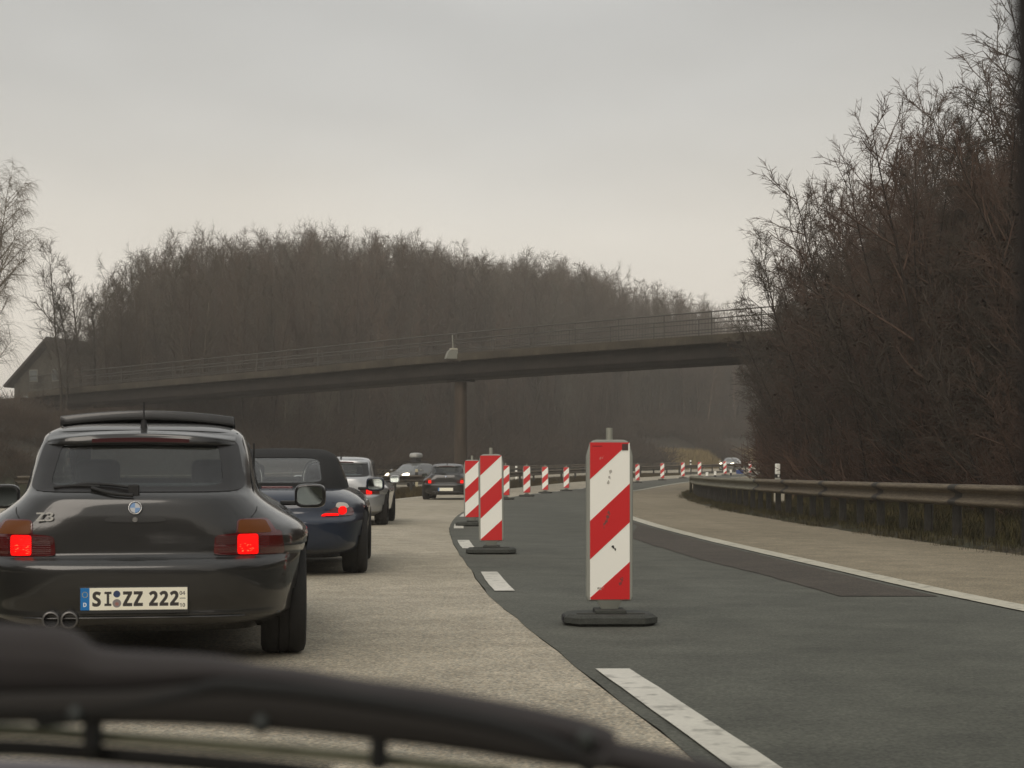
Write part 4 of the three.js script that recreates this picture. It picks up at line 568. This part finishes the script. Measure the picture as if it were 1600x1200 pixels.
{ // dark blue roadster with black soft top
  const t = thing('roadster_car', 'dark blue roadster with closed black soft top, second in the queue', 'car', GC), B = new CarBody(ROADSTER, hipFn), T = new CarBody(SOFTTOP), S = faceOf((x, y) => B.rear(x, y), R3), TS = faceOf((x, y) => T.rear(x, y), R3), TF = faceOf((x, y) => T.front(x, y), FR);
  part('body', B.shell((x, y, z) => arch(x, y, z, [.80, 3.25], .345)), paintBlue, t);
  const win = [[-.44, .885], [.44, .885], [.385, 1.125], [-.385, 1.125]], scr = [[-.53, .92], [.53, .92], [.46, 1.15], [-.46, 1.15]], side = [[1.2, .9], [2.45, .9], [2.12, 1.14], [1.35, 1.14]];
  const top = part('soft_top', T.shell((x, y, z) => (z < 1.3 && inQuad(shrink(win, .02, .015), x, y)) || (z > 1.9 && inQuad(shrink(scr, .03, .02), x, y)) || (Math.abs(x) > .4 && inQuad(shrink(side, .03, .02), z, y))), mat(rgb(.012, .012, .012), .95), t);
  part('rear_window', patch(TS, win, 7, .003, .004), phys(rgb(.84, .88, .86), .04, { transmission: 1, thickness: 0, ior: 1.9 }), t); part('window_border', patch(TS, [[-.47, .865], [.47, .865], [.41, 1.145], [-.41, 1.145]], 7, .004, .01, { hollow: .92, K: 2 }), mat(rgb(.012, .012, .012), .9), t); part('windscreen', patch(TF, scr, 8, .003, .004), M.glassClear, t);
  for (const s of [-1, 1]) { const Q = faceOf((z, y) => T.side(z, y, s), V(s, 0, 0)); part('side_window', patch(Q, side, 6, .003, .004), M.glass, t);
    // roll hoops behind the seats
    part('roll_hoop', tube([V(s * .34 - .125, .7, -1.38), V(s * .34 - .12, .98, -1.39), V(s * .34 - .07, 1.08, -1.4), V(s * .34, 1.1, -1.4), V(s * .34 + .07, 1.08, -1.4), V(s * .34 + .12, .98, -1.39), V(s * .34 + .125, .7, -1.38)], .022, 40, 8), M.chrome, t);
    const L = part('tail_lamp', patch(S, [[s * .43, .572], [s * .745, .575], [s * .725, .655], [s * .57, .662]], 5, .006, .014), M.lampRed, t); part('reversing_light', patch(S, [[s * .575, .648], [s * .70, .645], [s * .67, .695], [s * .58, .70]], 3, .009, .02), M.lampClear, L); part('brake_light', patch(S, [[s * .60, .585], [s * .672, .585], [s * .668, .662], [s * .60, .662]], 2.6, .012, .012), M.lampLit, L); part('light_strip', patch(S, [[s * .44, .574], [s * .61, .574], [s * .60, .596], [s * .47, .596]], 6, .010, .01), M.lampLit, L);
    addMirror(t, s, .93, .86, 2.15, paintBlue);
  }
  part('underbody', join([box(1.5, .06, 2.9, 0, .2, -2.02, .02), box(1.16, .3, .75, 0, .36, -.62, .05), box(1.3, .3, .9, 0, .5, -3.2, .05)]), M.black, t);
  part('boot_gap', tube([S(-.56, .70), S(-.3, .69), S(0, .685), S(.3, .69), S(.56, .70)].map((v) => v.add(V(0, 0, .002))), .003, 40, 5), M.black, t);
  part('brake_lamp_strip', box(.3, .018, .03, 0, .845, -.56, .006), M.lampRed, t); addPlate(t, S, .38, platePlain, .012);
  for (const x of [.40, .49]) { const g = new THREE.LatheGeometry([[.03, 0], [.04, 0], [.042, .01], [.042, .2], [.03, .2], [.03, 0]].map(([a, b]) => new THREE.Vector2(a, b)), 20); g.rotateX(-Math.PI / 2); const e = part('exhaust_pipe', g, M.chrome, t); e.position.set(-x, .25, S(x, .3).z + .02); }
  addSeats(t, 1.72, 2.7); addWheels(t, [.80, 3.25], .745); stand(t, -2.235, 15.55, .07);
}
// oncoming cars
function oncoming(label, x, d, yaw, paint, hs, lit = true) {
  const R = [[.18, .2, 4.05, .72, 5], [.3, .03, 4.2, .82, 5], [.45, 0, 4.24, .85, 5], [.6, .02, 4.22, .86, 4.8], [.72, .04, 4.1, .86, 4.6], [.80, .05, 3.9, .845, 4.5], [.88, .06, 3.4, .82, 4.6], [.93, .08, 3.12, .79, 4.8], [1.05, .16, 2.86, .74, 5], [1.2, .28, 2.55, .68, 5], [1.32, .42, 2.28, .61, 4.6], [1.38, .6, 2.05, .52, 3.6], [1.41, .9, 1.8, .36, 2.8], [1.42, 1.2, 1.5, .14, 2.2]];
  const t = thing('oncoming_car', label, 'car', 'oncoming cars with lit headlights'), B = new CarBody(R), Fn = faceOf((a, y) => B.front(a, y), FR), Rn = faceOf((a, y) => B.rear(a, y), R3);
  const scr = [[-.68, .96], [.68, .96], [.54, 1.32], [-.54, 1.32]], side = [[.5, .95], [2.85, .95], [2.4, 1.3], [.8, 1.3]];
  part('body', B.shell((a, y, z) => arch(a, y, z, [.85, 3.4], .345) || (z > 2 && inQuad(shrink(scr, .03, .02), a, y)) || (Math.abs(a) > .5 && inQuad(shrink(side, .05, .03), z, y)), 28, 30, .03), paint, t);
  part('windscreen', patch(Fn, scr, 8, .004, .005), phys(rgb(.10, .11, .11), .04, { clearcoat: 1 }), t); part('rear_window', patch(Rn, scr, 8, .004, .005), phys(rgb(.05, .05, .05), .06), t);
  for (const s of [-1, 1]) { const Q = faceOf((z, y) => B.side(z, y, s), V(s, 0, 0)); part('side_window', patch(Q, side, 6, .004, .005), phys(rgb(.06, .065, .065), .05, { clearcoat: 1 }), t);
    const h = part('headlight', patch(Fn, [[s * .46, .62], [s * .74, .63], [s * .70, .77], [s * .47, .75]], 4, .006, .02), M.lampClear, t); part('light_bulb', patch(Fn, [[s * .455, .60], [s * .745, .605], [s * .73, .81], [s * .455, .80]], 2.4, .035, .01), M.headlight, h); addMirror(t, s, .95, 1.0, 2.75, paint); }
  part('grille', patch(Fn, [[-.36, .63], [.36, .63], [.33, .74], [-.33, .74]], 6, .005, .01), M.darkPlastic, t); part('air_intake', patch(Fn, [[-.5, .3], [.5, .3], [.5, .4], [-.5, .4]], 6, .005, .01), M.darkPlastic, t);
  const pl = part('number_plate', box(.52, .11, .008), mat(rgb(.75, .73, .65), .4), t); pl.position.copy(Fn(0, .5)).add(V(0, 0, -.012)); part('underbody', box(1.5, .1, 3.6, 0, .24, -2.1, .02), M.black, t); addWheels(t, [.85, 3.4], .72);
  if (hs) t.scale.setScalar(hs);
  t.rotation.y = yaw; // the nose, 4.2 m ahead of the group, stands at (x, d)
  const q = V(0, 0, -4.2 * (hs ?? 1)).applyAxisAngle(V(0, 1, 0), yaw); t.position.set(x - q.x, land(x, d) + .06, -d - q.z); return t;
}
{
  const s1 = at(616, 745, 92), t = oncoming('silver oncoming car with lit headlights and a pale roof box, behind the central guardrail', s1.x, 92, Math.PI - .42, phys(rgb(.20, .205, .20), .45, { clearcoat: .4, metalness: .3 }), .98);
  const b = thing('roof_box', 'pale roof box on dark bars on top of the silver oncoming car', 'roof box', null, t.position.toArray(), t.rotation.y);
  const g = new THREE.SphereGeometry(1, 28, 16); const pa = g.attributes.position; for (let i = 0; i < pa.count; i++) { const f = (v) => Math.sign(v) * Math.pow(Math.abs(v), .62); pa.setXYZ(i, f(pa.getX(i)) * .3, f(pa.getY(i)) * .17 * (pa.getY(i) < 0 ? .8 : 1), f(pa.getZ(i)) * .42); } g.computeVertexNormals(); g.translate(0, 1.80, -1.5); part('box_shell', g, mat(rgb(.42, .42, .40), .4), b);
  part('roof_bars', join([box(1.1, .05, .06, 0, 1.46, -1.1, .01), box(1.1, .05, .06, 0, 1.46, -1.95, .01), box(.34, .26, .6, 0, 1.55, -1.5, .02)]), M.black, b);
  const s2 = at(1134, 725, 181), u = oncoming('white oncoming car with bright headlights far off above the central guardrail', s2.x, 181, Math.PI - .36, phys(rgb(.36, .37, .36), .4, { clearcoat: .5 }), 1.05); u.position.y = at(1134, 714.5, 181).y - 1.49;
}

// ---------------------------------------------------------------- the car the picture is taken from: its wiper and windscreen pillar
{
  const c = thing('own_car', 'car the picture is taken from, seen only by its dark blurred windscreen wiper and pillar', 'car');
  const dz = (px) => .80 - .10 * px / 1200;                                                // the blade runs slightly towards the viewer on the right
  const band = (list, thick, flat = 0) => { const K = 14; const sp = [1, 2].map((k) => spline(list.map((q) => [q[0], q[k]]))), n = 60, a0 = list[0][0], a1 = list[list.length - 1][0]; return gridGeo(K + 1, n + 1, (i, j) => { const px = lerp(a0, a1, j / n), d = dz(px) + flat, t = at(px, sp[0](px), d), b = at(px, sp[1](px), d), h = (t.y - b.y) / 2, f = i / K * Math.PI * 2; return V(t.x, b.y + h + h * Math.sin(f), t.z + thick * Math.cos(f)); }); };
  const wiperMat = mat(rgb(.047, .042, .042), .8), dark = mat(rgb(.012, .012, .011), .8), olive = mat(rgb(.25, .255, .175), .45, { metalness: .2 });
  const w = part('windscreen_wiper', band([[-260, 965, 1092], [-60, 970, 1086], [60, 976, 1084], [105, 980, 1084], [128, 992, 1084], [150, 1010, 1084], [240, 1018, 1080], [330, 1024, 1072], [400, 1036, 1070], [470, 1044, 1078], [560, 1060, 1092], [660, 1073, 1108], [760, 1090, 1132], [860, 1110, 1160], [930, 1128, 1178], [962, 1142, 1190]], .008), wiperMat, c);
  part('blade_tip', band([[930, 1150, 1200], [1000, 1164, 1214], [1100, 1186, 1240], [1220, 1216, 1270]], .007, -.002), wiperMat, w);
  part('blade_frame', band([[-260, 1086, 1130], [0, 1082, 1130], [200, 1078, 1132], [330, 1068, 1136], [470, 1074, 1146], [560, 1088, 1156], [700, 1110, 1172], [860, 1154, 1196], [950, 1184, 1206]], .004, -.012), mat(rgb(.028, .025, .022), .85), w);
  const pts = (l, off = -.012) => l.map(([px, py]) => at(px, py, dz(px) + off));
  part('blade_bow', tube(pts([[-200, 1105], [0, 1108], [90, 1112], [200, 1104], [300, 1084], [340, 1074], [400, 1077], [520, 1090], [680, 1116], [800, 1142], [880, 1172], [930, 1200]]), .0042, 80, 8), dark, w);
  part('blade_bow', tube(pts([[60, 1126], [150, 1118], [260, 1112], [330, 1106], [420, 1118], [520, 1128], [620, 1140], [760, 1152]]), .0036, 60, 8), dark, w);
  part('spring_strip', band([[-220, 1124, 1150], [0, 1130, 1151], [200, 1143, 1164], [400, 1158, 1180], [600, 1176, 1198], [800, 1198, 1220]], .003, .004), olive, w);
  part('wiper_rubber', band([[-220, 1152, 1182], [0, 1154, 1182], [200, 1167, 1196], [400, 1184, 1214], [520, 1197, 1230]], .004, .006), dark, w);
  for (const [px, py] of [[145, 1142], [592, 1170]]) part('claw', box(.0075, .018, .012, 0, 0, 0, .002), dark, w).position.copy(at(px, py, dz(px) - .008));
  for (const [px, py] of [[118, 1118], [408, 1132], [915, 1156]]) { const g = new THREE.SphereGeometry(.0042, 16, 12); g.scale(.9, 1.1, .9); part('pivot_pin', g, mat(rgb(.045, .05, .046), .6), w).position.copy(at(px, py, dz(px) - .018)); }
  // its dark body round the viewer, which the paint of the car ahead mirrors
  { const cx = -.45, yb = spline([[.95, .735], [1.4, .69], [1.9, .63], [2.3, .55], [2.42, .45], [2.46, .3], [2.47, .2]]);
    const own = mat(rgb(.012, .012, .012), .35), D = [.95, 1.2, 1.4, 1.65, 1.9, 2.1, 2.3, 2.42, 2.46, 2.47];
    part('bonnet', gridGeo(15, D.length, (i, j) => { const u = -1 + i / 7, w = .80 - .14 * sstep(D[j], 1.6, 2.47); return V(cx + u * w, yb(D[j]) - .07 * Math.pow(Math.abs(u), 3), -D[j] + .28 * u * u * sstep(D[j], 1.4, 2.47)); }), own, c);
    for (const s of [-1, 1]) { part('wing', box(.07, .5, 3.4, cx + s * .83, .42, .1, .03), own, c); part('door_pillar', rod(V(cx + s * .70, .8, .5), V(cx + s * .56, 1.24, .75), .03), own, c); const h = part('headlight', new THREE.SphereGeometry(.1, 20, 12).scale(1.3, .8, .6).translate(cx + s * .52, .50, -2.22), M.lampClear, c); part('trim', new THREE.TorusGeometry(.1, .012, 8, 24).scale(1.3, .8, 1).translate(cx + s * .52, .50, -2.26), M.darkPlastic, h); }
    part('roof', box(1.15, .05, 1.5, cx, 1.27, .75, .02), own, c); part('tail', box(1.5, .65, .1, cx, .5, 1.75, .04), own, c); }
  part('bonnet_edge', band([[-260, 1186, 1260], [0, 1188, 1260], [180, 1198, 1270], [400, 1222, 1280]], .02, .06), mat(rgb(.16, .14, .15), .5), c);
  // windscreen pillar at the right
  const a = at(1612, -80, .5), b2 = at(1628, 860, .5), pg = new THREE.CylinderGeometry(.0062, .0045, a.distanceTo(b2), 16); pg.applyQuaternion(new THREE.Quaternion().setFromUnitVectors(V(0, 1, 0), a.clone().sub(b2).normalize())); pg.translate((a.x + b2.x) / 2, (a.y + b2.y) / 2, (a.z + b2.z) / 2);
  part('windscreen_pillar', pg, mat(rgb(.02, .017, .016), .9), c);
}
renderer.render(scene, camera);
